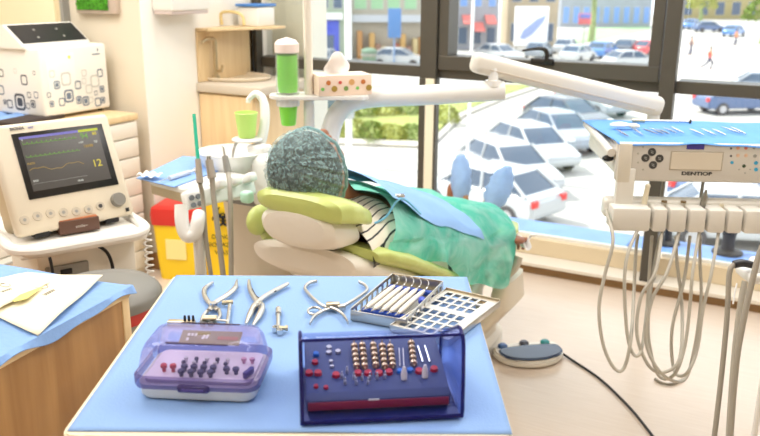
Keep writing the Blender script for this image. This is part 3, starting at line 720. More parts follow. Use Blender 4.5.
# patient monitor
A = Z(19, 237, .773); B = Z(136, 213, .773); f = B-A; W_ = f.length; ang = math.atan2(f.y, f.x)
t = thing('patient_monitor', 'cream patient monitor showing green and yellow traces, tilted back on the cart tray', 'monitor', (A.x, A.y, .753), ang)
h_, th = .295, math.radians(24)
TM = Matrix.Translation((0, 0, .020)) @ Matrix.Rotation(-th, 4, 'X')       # face plane x-z, y goes back
mc = mat('monitor_cream', rgb(222, 210, 188), .4)
MB(TM).box((W_/2, .02, h_/2), (W_, .04, h_), bev=.014, seg=3).build('front_bezel', mc, t)
MB(TM).box((W_/2, .095, h_/2+.003), (W_-.03, .12, h_-.04), bev=.025, seg=3).build('rear_case', mat('monitor_tan', rgb(206, 188, 154), .5), t)
sx_, sz_ = W_*.535, h_*.60; sw, sh = W_*.765, h_*.60
MB(TM).box((sx_, -.001, sz_), (sw, .004, sh), bev=.0015).build('screen_border', mat('screen_black', rgb(26, 24, 24), .25), t)
scr = mat('screen_glow_wash', rgb(40, 36, 34), .22, emit=rgb(104, 96, 84), es=.27)  # grey-brown emission also stands in for reflections washing over the lit screen
sw2, sh2 = sw*.865, sh*.83
so = MB(TM).box((sx_-.001, -.0035, sz_+.004), (sw2, .001, sh2)).build('screen', scr, t)
def glow(n, c, e=.9): return mat('glow_'+n, (0.02, 0.02, 0.02, 1), .6, emit=c, es=e)
def SP(u, v, o=-.0045): return (sx_-.001+(u-.5)*sw2, o, sz_+.004+(v-.5)*sh2)
def strip(b, u0, u1, v0, v1):
    x0, _, z0 = SP(u0, v0); x1, _, z1 = SP(u1, v1); b.bb(x0, x1, -.0045, -.004, z0, z1)
b = MB(TM).use(glow('purple', rgb(118, 110, 190)))
strip(b, 0, .74, .955, 1); b.build('title_bar', None, so)
b = MB(TM).use(glow('yellowgreen', rgb(196, 206, 40))); strip(b, .74, 1, .955, 1); b.build('alarm_bar', None, so)
def trace(name, v, amp, kind, c):
    pts = []
    for k in range(141):
        u = .02+.68*k/140
        if kind == 'ecg': ph = (k % 12)/12; y_ = amp*(1.0 if ph < .09 else (-.3 if ph < .17 else .12*math.sin(ph*12)))
        elif kind == 'pleth': y_ = amp*(.5*math.sin(k*.55)+.2*math.sin(k*1.1))
        else: y_ = amp*(math.sin(k*.07)+.3*math.sin(k*.21))
        pts.append(SP(u, v+y_))
    b = MB(TM); b.tube(pts, .0007, 4); b.build(name, c, so)
gr = glow('green', rgb(112, 164, 60)); ye = glow('yellow', rgb(224, 204, 60)); am = glow('amber', rgb(176, 142, 60)); wh = glow('white', rgb(190, 190, 180))
trace('trace', .86, .035, 'ecg', gr); trace('trace', .62, .03, 'ecg', gr); trace('trace', .38, .035, 'resp', am); trace('trace', .13, .002, 'resp', glow('grey', rgb(130, 126, 118)))
def stext(s_, size, u, v, m, name='reading'):
    M = TM @ Matrix.Translation(SP(u, v, -.0046)) @ Matrix.Rotation(PI/2, 4, 'X')
    b = MB(); b.text(s_, size, M, .0002, bold=.0002); b.build(name, m, so, smooth=False)
stext('94', .022, .80, .87, gr); stext('12', .028, .87, .33, ye); stext('80', .012, .94, .90, ye); stext('120/80', .010, .82, .68, am); stext('98', .010, .93, .74, wh)
stext('II', .008, .03, .94, wh); stext('PLETH', .007, .06, .50, am); stext('RESP', .007, .06, .18, wh); stext('00:45', .007, .60, .06, wh); stext('NIBP', .007, .74, .76, wh)
M = TM @ Matrix.Translation((W_*.21, -.001, h_*.945)) @ Matrix.Rotation(PI/2, 4, 'X')
b = MB(); b.text('BIONIA', .011, M, .0006, bold=.0002); b.build('brand_lettering', mat('letter_grey', rgb(110, 108, 110), .5), t, smooth=False)
M = TM @ Matrix.Translation((W_*.32, -.001, h_*.945)) @ Matrix.Rotation(PI/2, 4, 'X')
b = MB(); b.text('net', .011, M, .0006); b.build('brand_lettering', mat('letter_lilac', rgb(150, 150, 206), .5), t, smooth=False)
for k in range(7):
    x = W_*(.075+.105*k); z = h_*(.135+.015*math.sin(k))
    bt_ = MB(TM).cyl((x, .001, z), (x, -.003, z), .0125, .0115, 20).build('button', mat('button_cream', rgb(196, 184, 164), .4), t)
    MB(TM).cyl((x, -.003, z), (x, -.0036, z), .0045 if k != 6 else .006, n=8).build('symbol', greyp if k != 6 else darkp, bt_)
kx, kz = W_*.868, h_*.155
MB(TM).cyl((kx, .0, kz), (kx, -.016, kz), .020, .018, 28).build('rotary_knob', mat('knob_grey', rgb(128, 124, 116), .45), t)
for x in (W_*.2, W_*.8): MB().box((x, .06, .01), (.04, .10, .018), bev=.005).build('foot', black, t)
MB(TM).box((W_*.93, -.002, .014), (.008, .006, .010)).build('indicator', black, t)
MB(TM).tube([(-.004, .08, h_*.62), (-.018, .08, h_*.60), (-.018, .08, h_*.45), (-.004, .08, h_*.43)], .006, 8, 4).build('side_handle', steel, t)
# card holder
p = Z(80, 232, .753); q = Z(98, 229, .753); r_ = math.atan2(q.y-p.y, q.x-p.x)
t = thing('card_holder', 'small brown leather-look box on the cart tray in front of the monitor', 'box', tuple(p), r_)
MB().box((0, .02, .018), (.105, .05, .036), bev=.002).build('body', mat('box_brown', rgb(92, 62, 48), .5), t)
MB().box((0, .022, .0365), (.10, .044, .003), bev=.001).build('lid', mat('box_copper', rgb(168, 96, 50), .45), t, label='orange-brown lid')
M = Matrix.Translation((0.005, -.0055, .018)) @ Matrix.Rotation(PI/2, 4, 'X')
b = MB(); b.text('smile~', .012, M, .0003); b.build('lettering', mat('letter_silver', rgb(200, 190, 180), .4), t, smooth=False)

# ================================================================== BINS
p = Z(178, 270, 0)
t = thing('sharps_bin', 'yellow clinical waste bin with a red lid below the assistant tray', 'bin', (p.x+.07, p.y-.02, 0), .35)
yl = mat('bin_yellow', rgb(244, 206, 30), .45); rd = mat('lid_red', rgb(204, 44, 36), .4)
def rrz(w, d, z, r=.03): return [(x, y_, z) for x, y_ in rrect(w, d, r, 4)]
MB().loft([rrz(.20, .18, 0), rrz(.215, .195, .10), rrz(.235, .21, .29)]).build('body', yl, t)
MB().loft([rrz(.245, .225, .28), rrz(.25, .23, .33), rrz(.24, .22, .36), rrz(.19, .17, .37)]).build('lid', rd, t)
MB().box((0, -.104, .16), (.10, .004, .10)).build('label', mat('label_cream', rgb(240, 226, 150), .6), t)
p = Z(216, 277, 0)
t = thing('clinical_waste_box', 'yellow waste container with a black biohazard symbol behind the hanging hoses', 'bin', (p.x, p.y+.12, 0), .45)
MB().loft([rrz(.24, .2, 0), rrz(.26, .22, .52)]).build('body', yl, t)
MB().loft([rrz(.27, .23, .52), rrz(.27, .23, .56), rrz(.22, .18, .58)]).build('lid', yl, t)
b = MB().use(black)
cz = .31; tl = 0.02/.52/1
for k in range(3):
    a = PI/2+k*2*PI/3; cx_, cz_ = .028*math.cos(a), cz+.028*math.sin(a)
    pts = [(cx_+.026*math.cos(a+PI+q_), -.122, cz_+.026*math.sin(a+PI+q_)) for q_ in [x*.35-2.6 for x in range(16)]]
    b.tube(pts, [.003, .007, .008, .007, .003], 6)
b.tube([(.02*math.cos(q_*.35), -.121, cz+.02*math.sin(q_*.35)) for q_ in range(19)], .003, 6)
b.build('biohazard_symbol', None, t)
b = MB()
for k, s_ in enumerate(('DANGER', 'BIOHAZARD', 'WASTE')): b.text(s_, .03, Matrix.Translation((0, -.1175, .21-.04*k)) @ Matrix.Rotation(PI/2, 4, 'X'), .001)
b.build('lettering', black, t, smooth=False)
# grey pedal bin
p = D(104, 296, 1.85)
t = thing('pedal_bin', 'grey domed waste bin with a red band, between the left counter and the table', 'bin', (p.x, p.y, 0)); bz = p.z+.035
MB().lathe([(0, 0), (.105, 0), (.12, bz-.12), (.12, bz-.06), (0, bz-.06)], (0, 0, 0), 36).build('body', mat('bin_grey', rgb(150, 146, 138), .5), t)
MB().lathe([(.1215, bz-.075), (.1235, bz-.073), (.1235, bz-.048), (.1215, bz-.046)], (0, 0, 0), 36).build('band', mat('band_red', rgb(186, 50, 42), .45), t, label='red band')
MB().lathe([(.128, bz-.046), (.13, bz-.03), (.126, bz-.022), (.110, bz-.008), (.06, bz+.002), (0, bz+.004)], (0, 0, 0), 36).build('lid', mat('bin_grey_dark', rgb(124, 122, 116), .45), t)

oak = wood_mat('oak_front', rgb(150, 106, 56), rgb(176, 132, 78), (10, 10, 0.8))
# ================================================================== LEFT COUNTER with envelopes
c = Z(130, 289, .85)
ca = math.radians(8)
t = thing('wooden_counter', 'maple-fronted counter at the left foreground, covered with a blue drape', 'counter', (c.x, c.y, 0), ca)
MB().bb(-1.0, -.022, -.80, -.004, 0, .835, .002).build('body', oak, t)
MB().bb(-.022, -.002, -.022, -.002, 0, .835, .002).build('edge_strip', palewood, t)
MB().bb(-.022, -.004, -.80, -.022, 0, .835, .001).build('side_panel', oak, t)
MB().bb(-1.0, 0, -.80, 0, .835, .85, .002).build('top', palewood, t)
CT = Matrix.Translation((c.x, c.y, 0)) @ Matrix.Rotation(ca, 4, 'Z')
def cd(u, v):
    x = -1.0+1.016*u; y_ = -.82+.83*v; z = .853
    z += .002*math.sin(x*17+y_*9)
    if x > 0.004: z = .853-(.010+.005*math.sin(y_*26)+.003*math.sin(y_*51)); x = .007
    elif x > -.012: z = .8545
    return CT @ Vector((x, y_, z))
o = MB().grid(cd, 126, 90).build('counter_drape', bluecloth); o.modifiers.new('s', 'SOLIDIFY').thickness = .0015
tag(o, 'blue paper drape covering the wooden counter at the left foreground', 'drape')
paper = mat('cream_paper', rgb(242, 232, 204), .8, var=.02, vscale=20)
def envelope(corners, z, label, rise, mark=True):
    P_ = [Z(px, py, z) for px, py in corners]
    def fn(u, v):
        a = P_[0].lerp(P_[1], u); b2 = P_[3].lerp(P_[2], u); p = a.lerp(b2, v)
        p.z = z+rise*math.sin(PI*u)*math.sin(PI*v)+.002+.0015*math.sin(9*u+5*v); return p
    c_ = sum(P_, Vector())/4
    t = thing('paper_envelope', label, 'envelope', (c_.x, c_.y, z), 0, 'paper envelopes on the counter')
    o = MB().grid(fn, 16, 12).build('sheet', paper, t, world=True); o.modifiers.new('s', 'SOLIDIFY').thickness = .001
    if mark:
        b = MB().use(mat('ink_grey', rgb(120, 112, 104), .7))
        def pp_(u, v): p = Vector(fn(u, v)); p.z += .0016; return p
        b.tube([pp_(.60+.05*math.cos(a*.5), .55+.09*math.sin(a*.5)) for a in range(12)], .0005, 5)
        b.tube([pp_(.46+.009*k, .72+.022*((k % 3)-1)) for k in range(16)], .0004, 5, 3)
        b.tube([pp_(.53, .5), pp_(.56, .47), pp_(.62, .48)], .0006, 5, 3)
        b.build('handwriting', None, t, world=True)
    return t
envelope([(-60, 292), (28, 274), (103, 277), (38, 336)], .856, 'lower cream paper envelope with a pencilled flourish, on the counter drape', .004)
envelope([(-70, 290), (20, 277), (50, 284), (-20, 320)], .862, 'cream paper envelope at the left edge with a folded yellowish corner', .006)
o = MB().prism([Z(12, 300, .87).xy, Z(20, 294, .87).xy, Z(44, 285, .87).xy, Z(27, 298, .87).xy, Z(14, 301, .87).xy], .868, .8690).build('folded_slip', mat('slip_yellow', rgb(214, 204, 120), .7)); tag(o, 'small folded yellow-green slip tucked between the cream envelopes', 'paper')

# ================================================================== DENTAL UNIT (column, bowl, pole, lamp arm)
uc = Vector((-1.68, 2.30, 0))
t = thing('dental_unit', 'white and beige dental unit with spittoon bowl, tall pole and long curved arm', 'dental unit', tuple(uc), 0)
def el(w, d, z, cx=0, cy=0, n=28, p=3.0):
    r = []
    for k in range(n):
        a = 2*PI*k/n; ca_, sa = math.cos(a), math.sin(a); q_ = (abs(ca_)**p+abs(sa)**p)**(-1/p)
        r.append((cx+w/2*q_*ca_, cy+d/2*q_*sa, z))
    return r
MB().loft([el(.30, .34, 0), el(.30, .34, .03), el(.25, .29, .06), el(.24, .28, .40), el(.27, .30, .60), el(.28, .31, .66)]).build('body', mat('unit_beige', rgb(214, 202, 184), .4), t)
MB().loft([el(.285, .315, .66), el(.29, .32, .675), el(.285, .315, .70), el(.2, .25, .705)]).build('collar', mat('collar_grey', rgb(132, 130, 128), .5), t)
wp = mat('unit_white', rgb(232, 231, 227), .25)
bc = D(233, 152, 2.72)-uc
MB().lathe([(0, -.11), (.05, -.105), (.075, -.085), (.105, -.03), (.118, .0), (.121, .006), (.112, .006), (.095, -.025), (.06, -.06), (0, -.07)], bc, 44).build('spittoon_bowl', wp, t)
MB().lathe([(0, 0), (.07, .0), (.08, .02), (.06, .06), (.05, bc.z-.09-.70)], (bc.x+.02, bc.y, .70), 28).box((bc.x+.15, bc.y+.02, (.70+bc.z)/2-.01), (.12, .12, bc.z-.70+.03), bev=.03, seg=4).build('bowl_support', wp, t)
MB().tube([bc+Vector((-.01, .0, -.05)), bc+Vector((-.005, .02, .02)), bc+Vector((.0, .06, .03))], .005, 8, 4).build('rinse_spout', steel, t)
# cup platform and filler arch
cpf = D(247, 137, 2.72)-uc
MB().lathe([(0, 0), (.05, 0), (.052, .006), (.045, .01), (0, .01)], cpf-Vector((0, 0, .012)), 28).box(cpf+Vector((.05, .0, -.035)), (.07, .06, .03), bev=.012, seg=3).build('cup_platform', wp, t)
q = [D(259, 150, 2.74)-uc, D(264, 128, 2.74)-uc, D(265, 110, 2.74)-uc, D(262, 98, 2.74)-uc, D(255, 94, 2.74)-uc, D(249, 99, 2.74)-uc, D(248, 103, 2.74)-uc]
MB().tube(q, [.018, .017, .016, .014, .012, .009, .007], 12, 5).build('cup_filler', wp, t)
# pole and tray
pb = D(309, 96, 2.5)-uc; pb.z = .0
base = Vector((pb.x, pb.y, 0))
MB().cyl((pb.x, pb.y, .45), (pb.x, pb.y, 2.25-.0), .0135, n=20).build('pole', mat('pole_cream', rgb(234, 226, 210), .35), t)
MB().cyl((pb.x, pb.y, .45), (pb.x, pb.y, D(309, 101, 2.5).z), .016, n=20).tube([(0.05, 0, .50), (pb.x*.5, pb.y*.5, .48), (pb.x, pb.y, .47)], .04, 14, 5).build('pole_sleeve', wp, t)
tz = D(309, 96, 2.5).z
tc = D(288, 97, 2.5)-uc; td = D(330, 92, 2.5)-uc
tr_ = MB()
out = []
ax = Vector((td.x-tc.x, td.y-tc.y, 0)); L_ = ax.length; an = math.atan2(ax.y, ax.x)
MT = Matrix.Translation((tc.x, tc.y, 0)) @ Matrix.Rotation(an, 4, 'Z')
poly = [(.058*math.cos(a), .058*math.sin(a)) for a in [PI*.5+PI*k/16 for k in range(17)]] + [(L_+.10, -.055), (L_+.12, -.03), (L_+.12, .05), (L_+.10, .06)]
tr_.prism(poly, tz-.006, tz+.006, .002, MT); tr_.build('tray', wp, t)
MB(MT).lathe([(.033, tz-.03), (.036, tz-.03), (.036, tz+.0), (.033, tz)], (0, 0, 0), 28).build('ring', wp, t)
# curved arm
q = [D(328, 175, 2.55)-uc, D(329, 150, 2.55)-uc, D(331, 130, 2.55)-uc, D(338, 113, 2.55)-uc, D(352, 102, 2.55)-uc, D(375, 97.5, 2.55)-uc, D(420, 95.5, 2.5)-uc, D(460, 93, 2.5)-uc, D(504, 90.5, 2.5)-uc]
q.insert(0, Vector((q[0].x, q[0].y, .50)))
MB().tube(q, [.031]*6+[.030], 20, 6).build('curved_arm', wp, t)
MB().tube([(0.05, 0, .46), (q[0].x*.5, q[0].y*.5, .46), (q[0].x, q[0].y, .52)], .035, 14, 5).build('arm_root', wp, t)
e0, e1 = D(479, 63, 2.48)-uc, D(660, 107, 2.62)-uc
jo = D(493, 86, 2.49)-uc
MB().cyl(jo-Vector((0, 0, .01)), jo+Vector((0, 0, .055)), .018, .014).cyl(jo+Vector((0, 0, .0)), jo+Vector((0, 0, .018)), .024).build('swivel_joint', wp, t)
d_ = (e1-e0); MX = frame3(e0, d_, (0, 0, 1)) if False else None
xd = d_.normalized(); yd = Vector((0, 0, 1)).cross(xd).normalized(); zd = xd.cross(yd)
MX = Matrix((xd, yd, zd)).transposed().to_4x4(); MX.translation = e0
MB(MX).box((d_.length/2-.01, 0, 0), (d_.length+.03, .06, .064), bev=.022, seg=5).build('lever_arm', mat('arm_ivory', rgb(226, 221, 210), .32), t)
MB(MX).box((d_.length/2, -.0305, -.012), (d_.length-.06, .002, .004), bev=.0008).build('arm_seam', beige, t)
kz_ = e1-Vector((0, 0, 0))
MB().cyl(e1-xd*.02-Vector((0, 0, .01)), e1-xd*.02-Vector((0, 0, .075)), .02).build('end_joint', wp, t)

# cup stack, cups, tissue box, suction pouch
g1 = clear_mat('clear_pale', (.96, .98, .96, 1), .05, .1, .12, rgb(232, 238, 232)); gc = mat('cup_green', rgb(140, 230, 74), .35); gc2 = mat('cup_lime', rgb(206, 240, 130), .4, alpha=.85)
T0 = uc + Vector((tc.x, tc.y, tz+.006))
t = thing('cup_dispenser', 'clear tube filled with stacked green cups standing on the white unit tray', 'dispenser', tuple(T0))
hh = D(288, 36, 2.5).z - T0.z
MB().lathe([(.034, .0), (.036, 0), (.036, hh-.03), (.034, hh-.03)], (0, 0, 0), 32).build('tube', g1, t)
MB().lathe([(.037, hh-.045), (.0375, hh-.02), (.028, hh-.008), (0, hh)], (0, 0, 0), 32).build('cap', mat('cap_peachy', rgb(242, 224, 214), .4), t)
nc = 9
for k in range(nc):
    z = .006+k*(hh*.60)/nc
    MB().lathe([(.0285, z), (.0295, z+.008), (.0315, z+.018), (.0318, z+.021), (.030, z+.021), (.027, z+.001)], (0, 0, 0), 24).build('paper_cup', gc, t)
cup_prof = [(0, 0), (.021, 0), (.023, .004), (.030, .072), (.032, .074), (.030, .076), (.0285, .070), (.0215, .006), (0, .005)]
p = T0 - Vector((0, 0, .085))
o = MB().lathe(cup_prof, (0, 0, 0), 32).build('drinking_cup', gc); o.location = p-Vector((0, 0, .012)); o['label'] = 'bright green cup hanging in the ring under the white tray'; o['category'] = 'cup'
p = uc+cpf-Vector((0, 0, .001))
o = MB().lathe([(r*1.25, z*1.12) for r, z in cup_prof], (0, 0, 0), 32).build('drinking_cup', gc2); o.location = p; o['label'] = 'pale lime cup standing on the filler platform by the spittoon bowl'; o['category'] = 'cup'
p = D(327, 93.5, 2.5); p.z = T0.z
an2 = YAW+.10
t = thing('tissue_box', 'pink patterned tissue box with a white tissue pulled up, on the unit tray', 'tissue box', (p.x, p.y, T0.z), an2)
tb = mat('tissue_card', rgb(240, 216, 196), .6)
hx_ = .062
TB_ = Matrix.Rotation(.25, 4, 'Z')
MB(TB_).box((.045, .0, hx_/2), (.09+.08, .10, hx_), bev=.002).build('box', tb, t)
b = MB(TB_)
cols = [rgb(120, 190, 90), rgb(200, 120, 60), rgb(170, 140, 60), rgb(210, 90, 80), rgb(120, 150, 80), rgb(220, 170, 110)]
for k in range(9):
    b.use(mat('fruit_%d' % (k % 6), cols[k % 6], .6)); x = -.028+k*.0185; z = hx_*(.35+.3*(k % 2))
    b.cyl((x, -.0495, z), (x, -.0512, z), .0055+.002*(k % 3), n=10)
b.build('printed_fruit', None, t)
def tis(u, v):
    x = (u-.5)*.075*(.55+.6*math.sin(PI*min(1, v*.75+.2))); z = .070*v*(1-.35*(2*u-1)**2); return TB_ @ Vector((.035+x, .016*math.sin(u*7)*(1-v*.4)+.006*math.sin(v*6), hx_-.002+z))
MB().grid(tis, 36, 8).build('tissue', mat('tissue_white', rgb(246, 244, 242), .8), t)

# ================================================================== DENTAL CHAIR
CXc = -1.19
t = thing('dental_chair', 'reclined dental chair with lime green upholstery and cream shell under clear film', 'dental chair', (CXc, 2.5, 0))
lime = mat('lime_upholstery', rgb(196, 208, 120), .5, var=.05, vscale=10, coat=.35, bump=.6, bscale=16)
shell = mat('chair_shell', rgb(238, 232, 220), .35, coat=.3, bump=.45, bscale=15)
def seg(sections, p=3.2, n=40, xo=0.0, droop=0):
    """sections: (y, zc, width, height, tilt) rounded cross sections in the x-z plane"""
    rs = []
    for (y_, zc, w, h, ti) in sections:
        ring = []
        for k in range(n):
            a = 2*PI*k/n; c_, s_ = math.cos(a), math.sin(a); q_ = (abs(c_)**p+abs(s_)**p)**(-1/p)
            lx, lz = w/2*q_*c_, h/2*q_*s_
            if droop and lz < 0 and c_ > 0: lz *= 1+droop*c_**4
            if droop: lz -= .035*lx
            ring.append(Vector((xo+lx, y_-2.5+lz*math.sin(ti), zc+lz*math.cos(ti))))
        rs.append(ring)
    return rs
def dens(sections, m=5):
    out = []
    S = [Vector(list(s[:4])) if False else s for s in sections]
    for i in range(len(S)-1):
        for k in range(m):
            f = k/m; f = f
            out.append(tuple(S[i][j]+(S[i+1][j]-S[i][j])*f for j in range(5)))
    out.append(S[-1]); return out
hs = [(1.680, .838, .14, .02, -.2), (1.683, .838, .21, .050, -.2), (1.697, .838, .262, .070, -.2), (1.74, .833, .285, .078, -.2), (1.80, .815, .285, .074, -.2), (1.86, .790, .26, .06, -.2), (1.90, .770, .12, .03, -.2)]
hc = MB().loft(seg(dens(hs, 3), 3.0, 48, .045, 1.1)); hc = hc.build('headrest_cushion', lime, t)
hs2 = [(1.690, .775, .12, .06, -.2), (1.694, .772, .19, .095, -.2), (1.715, .768, .235, .12, -.2), (1.77, .752, .245, .12, -.2), (1.84, .735, .235, .10, -.2), (1.90, .715, .16, .05, -.2)]
MB().loft(seg(dens(hs2, 3), 2.4, 40, .030)).build('headrest_shell', shell, t)
MB().box((.0, -.58, .66), (.07, .10, .05), (.4, 0, 0), .012).box((.0, -.52, .62), (.05, .16, .03), (.5, 0, 0), .008).build('headrest_bracket', mat('bracket_taupe', rgb(150, 136, 118), .4, .3), t)
# back cushion and shell
bk = [(1.845, .672, .30, .03, -.4), (1.855, .672, .40, .06, -.4), (1.90, .660, .46, .08, -.35), (2.0, .620, .50, .085, -.3), (2.15, .550, .51, .08, -.3), (2.28, .488, .51, .07, -.25), (2.38, .445, .49, .06, -.2), (2.42, .430, .42, .03, -.2)]
MB().loft(seg(dens(bk, 4))).build('back_cushion', lime, t)
bs = [(1.790, .650, .24, .07, -.4), (1.805, .645, .34, .115, -.4), (1.88, .615, .42, .14, -.35), (2.02, .550, .48, .15, -.3), (2.2, .455, .50, .15, -.3), (2.34, .39, .49, .13, -.25), (2.44, .36, .44, .10, -.2)]
MB().loft(seg(dens(bs, 4), 2.6, 40, -.015)).build('back_shell', shell, t)
st = [(2.42, .40, .44, .05, 0), (2.45, .41, .50, .07, 0), (2.6, .425, .46, .08, .05), (2.8, .42, .40, .075, 0), (3.0, .41, .38, .07, 0), (3.15, .40, .36, .06, 0), (3.24, .39, .30, .05, 0), (3.26, .385, .2, .03, 0)]
MB().loft(seg(dens(st, 4))).build('seat_cushion', lime, t)
ss = [(2.40, .32, .40, .06, 0), (2.48, .315, .48, .11, 0), (2.7, .33, .42, .11, 0), (2.95, .34, .36, .09, 0), (3.15, .345, .30, .05, 0), (3.22, .345, .22, .03, 0)]
MB().loft(seg(dens(ss, 4))).build('seat_shell', shell, t)
MB().loft([el(.46, .80, 0, .0, .12, 36, 4), el(.46, .80, .035, .0, .12, 36, 4), el(.36, .75, .06, .06, .08, 36, 4), el(.30, .5, .16, .05, .05, 36, 4), el(.34, .5, .30, .03, .05, 36, 4)]).build('base', shell, t)
# side skirt: long cream lift cover on the near side
MB().loft([[Vector((X(492, 352, .0).x, 0, 0))]*4]) if False else None
k0 = Z(492, 350, .02)-Vector((CXc, 2.5, 0)); k1 = Vector((.305, .42, .36))
MB().loft([el(.10, .34, k0.z, k0.x-.05, k0.y-.06, 20, 3), el(.10, .32, .12, k0.x-.05, k0.y-.06, 20, 3), el(.09, .26, .26, .29, k0.y-.05, 20, 3), el(.07, .20, .36, .295, k0.y-.05, 20, 3)]).build('lift_cover', mat('cover_cream', rgb(226, 214, 194), .4), t)
# armrest bracket near side
MB().tube([(.27, .16, .34), (.32, .18, .40), (.33, .20, .44)], .016, 10, 4).build('armrest_bracket', beige, t)
# mint knob at the headrest side
q = D(247, 197, 2.28)-Vector((CXc, 2.5, 0))
MB().box(q, (.035, .03, .035), bev=.01, seg=3).build('tilt_knob', mat('knob_mint', rgb(186, 232, 208), .4), t, label='mint green knob')
q1 = D(259, 220, 2.36)-Vector((CXc, 2.5, 0))
MB().sph(q1, (.028, .05, .045), 20).build('side_pad', lime, t)
# ================================================================== PATIENT
skin_m = mat('patient_skin', rgb(150, 96, 66), .5)
PX = -1.19
V = [(PX, 2.46, .54), (PX, 2.30, .60), (PX, 2.12, .69), (PX, 2.01, .775), (PX, 1.95, .82), (PX, 1.87, .865), (PX, 1.81, .90),
     (PX-.16, 2.04, .70), (PX-.20, 2.26, .60), (PX-.15, 2.47, .585), (PX-.13, 2.52, .58),
     (PX+.16, 2.05, .70), (PX+.20, 2.28, .60), (PX+.285, 2.54, .535), (PX+.315, 2.62, .525),
     (PX-.09, 2.52, .53), (PX-.10, 2.84, .54), (PX-.145, 3.14, .46), (PX-.15, 3.21, .455), (PX-.155, 3.23, .55),
     (PX+.09, 2.52, .53), (PX+.18, 2.78, .53), (PX+.06, 3.03, .45), (PX+.045, 3.10, .445), (PX+.065, 3.12, .54)]
E_ = [(0, 1), (1, 2), (2, 3), (3, 4), (4, 5), (5, 6), (2, 7), (7, 8), (8, 9), (9, 10), (2, 11), (11, 12), (12, 13), (13, 14), (0, 15), (15, 16), (16, 17), (17, 18), (18, 19), (0, 20), (20, 21), (21, 22), (22, 23), (23, 24)]
Rr = [(.11, .14), (.10, .13), (.10, .14), (.055, .055), (.050, .050), (.078, .085), (.072, .08), .05, .038, .026, .024, .05, .038, .026, .022, .075, .055, .036, .034, .03, .075, .055, .036, .034, .03]
t = thing('person', 'patient lying in the dental chair wearing green gown, hair cap and blue shoe covers', 'person', (PX, 2.5, .5))
bmB = MB().use(skin_m); bmB._merge(skin_body(V, E_, Rr, 2))
# head: skull, jaw, nose, lips, ears (face turned up to the lamp)
HM = Matrix.Translation((PX+.004, 1.835, .908)) @ Matrix(((1, 0, 0, 0), (0, .45, -.89, 0), (0, .89, .45, 0), (0, 0, 0, 1)))  # local y = face outwards, z = crown
bmB.M = HM
bmB.sph((0, -.005, .02), (.076, .094, .10), 28).sph((0, .045, -.055), (.052, .045, .055), 24)
bmB.sph((0, .098, -.015), (.013, .018, .024), 16).sph((0, .092, -.052), (.024, .010, .006), 16).sph((0, .090, -.060), (.020, .010, .006), 16)
for s in (-1, 1):
    bmB.sph((s*.030, .086, .015), (.016, .008, .007), 16).sph((s*.078, -.005, -.01), (.008, .017, .030), 16)
bmB.M = Matrix.Identity(4)
# right hand: palm, four fingers and thumb, loosely curled
hb = Vector((PX+.318, 2.625, .52))
def finger(base, dirs, r):
    pts = [Vector(base)]
    for d2, l in dirs: pts.append(pts[-1]+Vector(d2).normalized()*l)
    bmB.tube(pts, [r, r*.95, r*.85, r*.6], 10, 3)
def hand(hb, s):
    bmB.sph(hb+Vector((s*.005, .04, -.005)), (.036, .048, .016), 20, (-.2, 0, 0))
    for k, (ln, dx) in enumerate(((.026, -.026), (.030, -.009), (.028, .009), (.022, .026))):
        finger(hb+Vector((dx, .078, -.012)), (((dx*2, 1, -.25), ln*1.25), ((dx, .6, -.9), ln), ((0, -.1, -1), ln*.8)), .0085)
    finger(hb+Vector((-s*.03, .03, -.008)), (((-s*.8, .6, -.2), .028), ((-s*.3, 1, -.4), .024), ((0, 1, -.5), .016)), .0095)
hand(hb, 1); hand(Vector((PX-.125, 2.53, .578)), -1)
body = bmB.build('body', None, t, world=True, angle=180)
CM = HM @ Matrix.Rotation(math.radians(8), 4, 'X')
def hairf(u, v):
    a = 2*PI*u; ph = PI*(.53-.12*math.sin(a))*v+.001
    ph2 = min(ph, PI*.5+.35*(ph-PI*.5)) if ph > PI*.5 else ph
    sn = math.sin(ph2)**.85
    return CM @ Vector((.105*sn*math.cos(a), -.010+.106*sn*math.sin(a), .026+.116*math.cos(ph)))
MB().grid(hairf, 60, 24).build('hair', mat('hair_black', rgb(34, 32, 32), .8, bump=.4, bscale=60), t, world=True, angle=180)
# cap
capm = mat('cap_green', rgb(112, 142, 142), .8)
nt = capm.node_tree; b_s = nt.nodes['Principled BSDF']
tcn = nt.nodes.new('ShaderNodeTexCoord'); nz = nt.nodes.new('ShaderNodeTexNoise'); nz.inputs['Scale'].default_value = 75; nz.inputs['Detail'].default_value = 6; nz.inputs['Distortion'].default_value = 1.2
crp = nt.nodes.new('ShaderNodeValToRGB'); crp.color_ramp.elements[0].color = (.30, .30, .30, 1); crp.color_ramp.elements[1].color = (.98, .98, .98, 1); crp.color_ramp.elements[0].position = .40; crp.color_ramp.elements[1].position = .60
nt.links.new(tcn.outputs['Object'], nz.inputs['Vector']); nt.links.new(nz.outputs['Fac'], crp.inputs[0])
trn = nt.nodes.new('ShaderNodeBsdfTransparent'); mxn = nt.nodes.new('ShaderNodeMixShader'); outn = nt.nodes['Material Output']
b_s.inputs['Base Color'].default_value = rgb(176, 208, 208)
mth = nt.nodes.new('ShaderNodeMath'); mth.operation = 'MULTIPLY'; mth.inputs[1].default_value = .46
nt.links.new(crp.outputs[0], mth.inputs[0]); nt.links.new(mth.outputs[0], mxn.inputs[0]); nt.links.new(trn.outputs[0], mxn.inputs[1]); nt.links.new(b_s.outputs[0], mxn.inputs[2]); nt.links.new(mxn.outputs[0], outn.inputs[0])
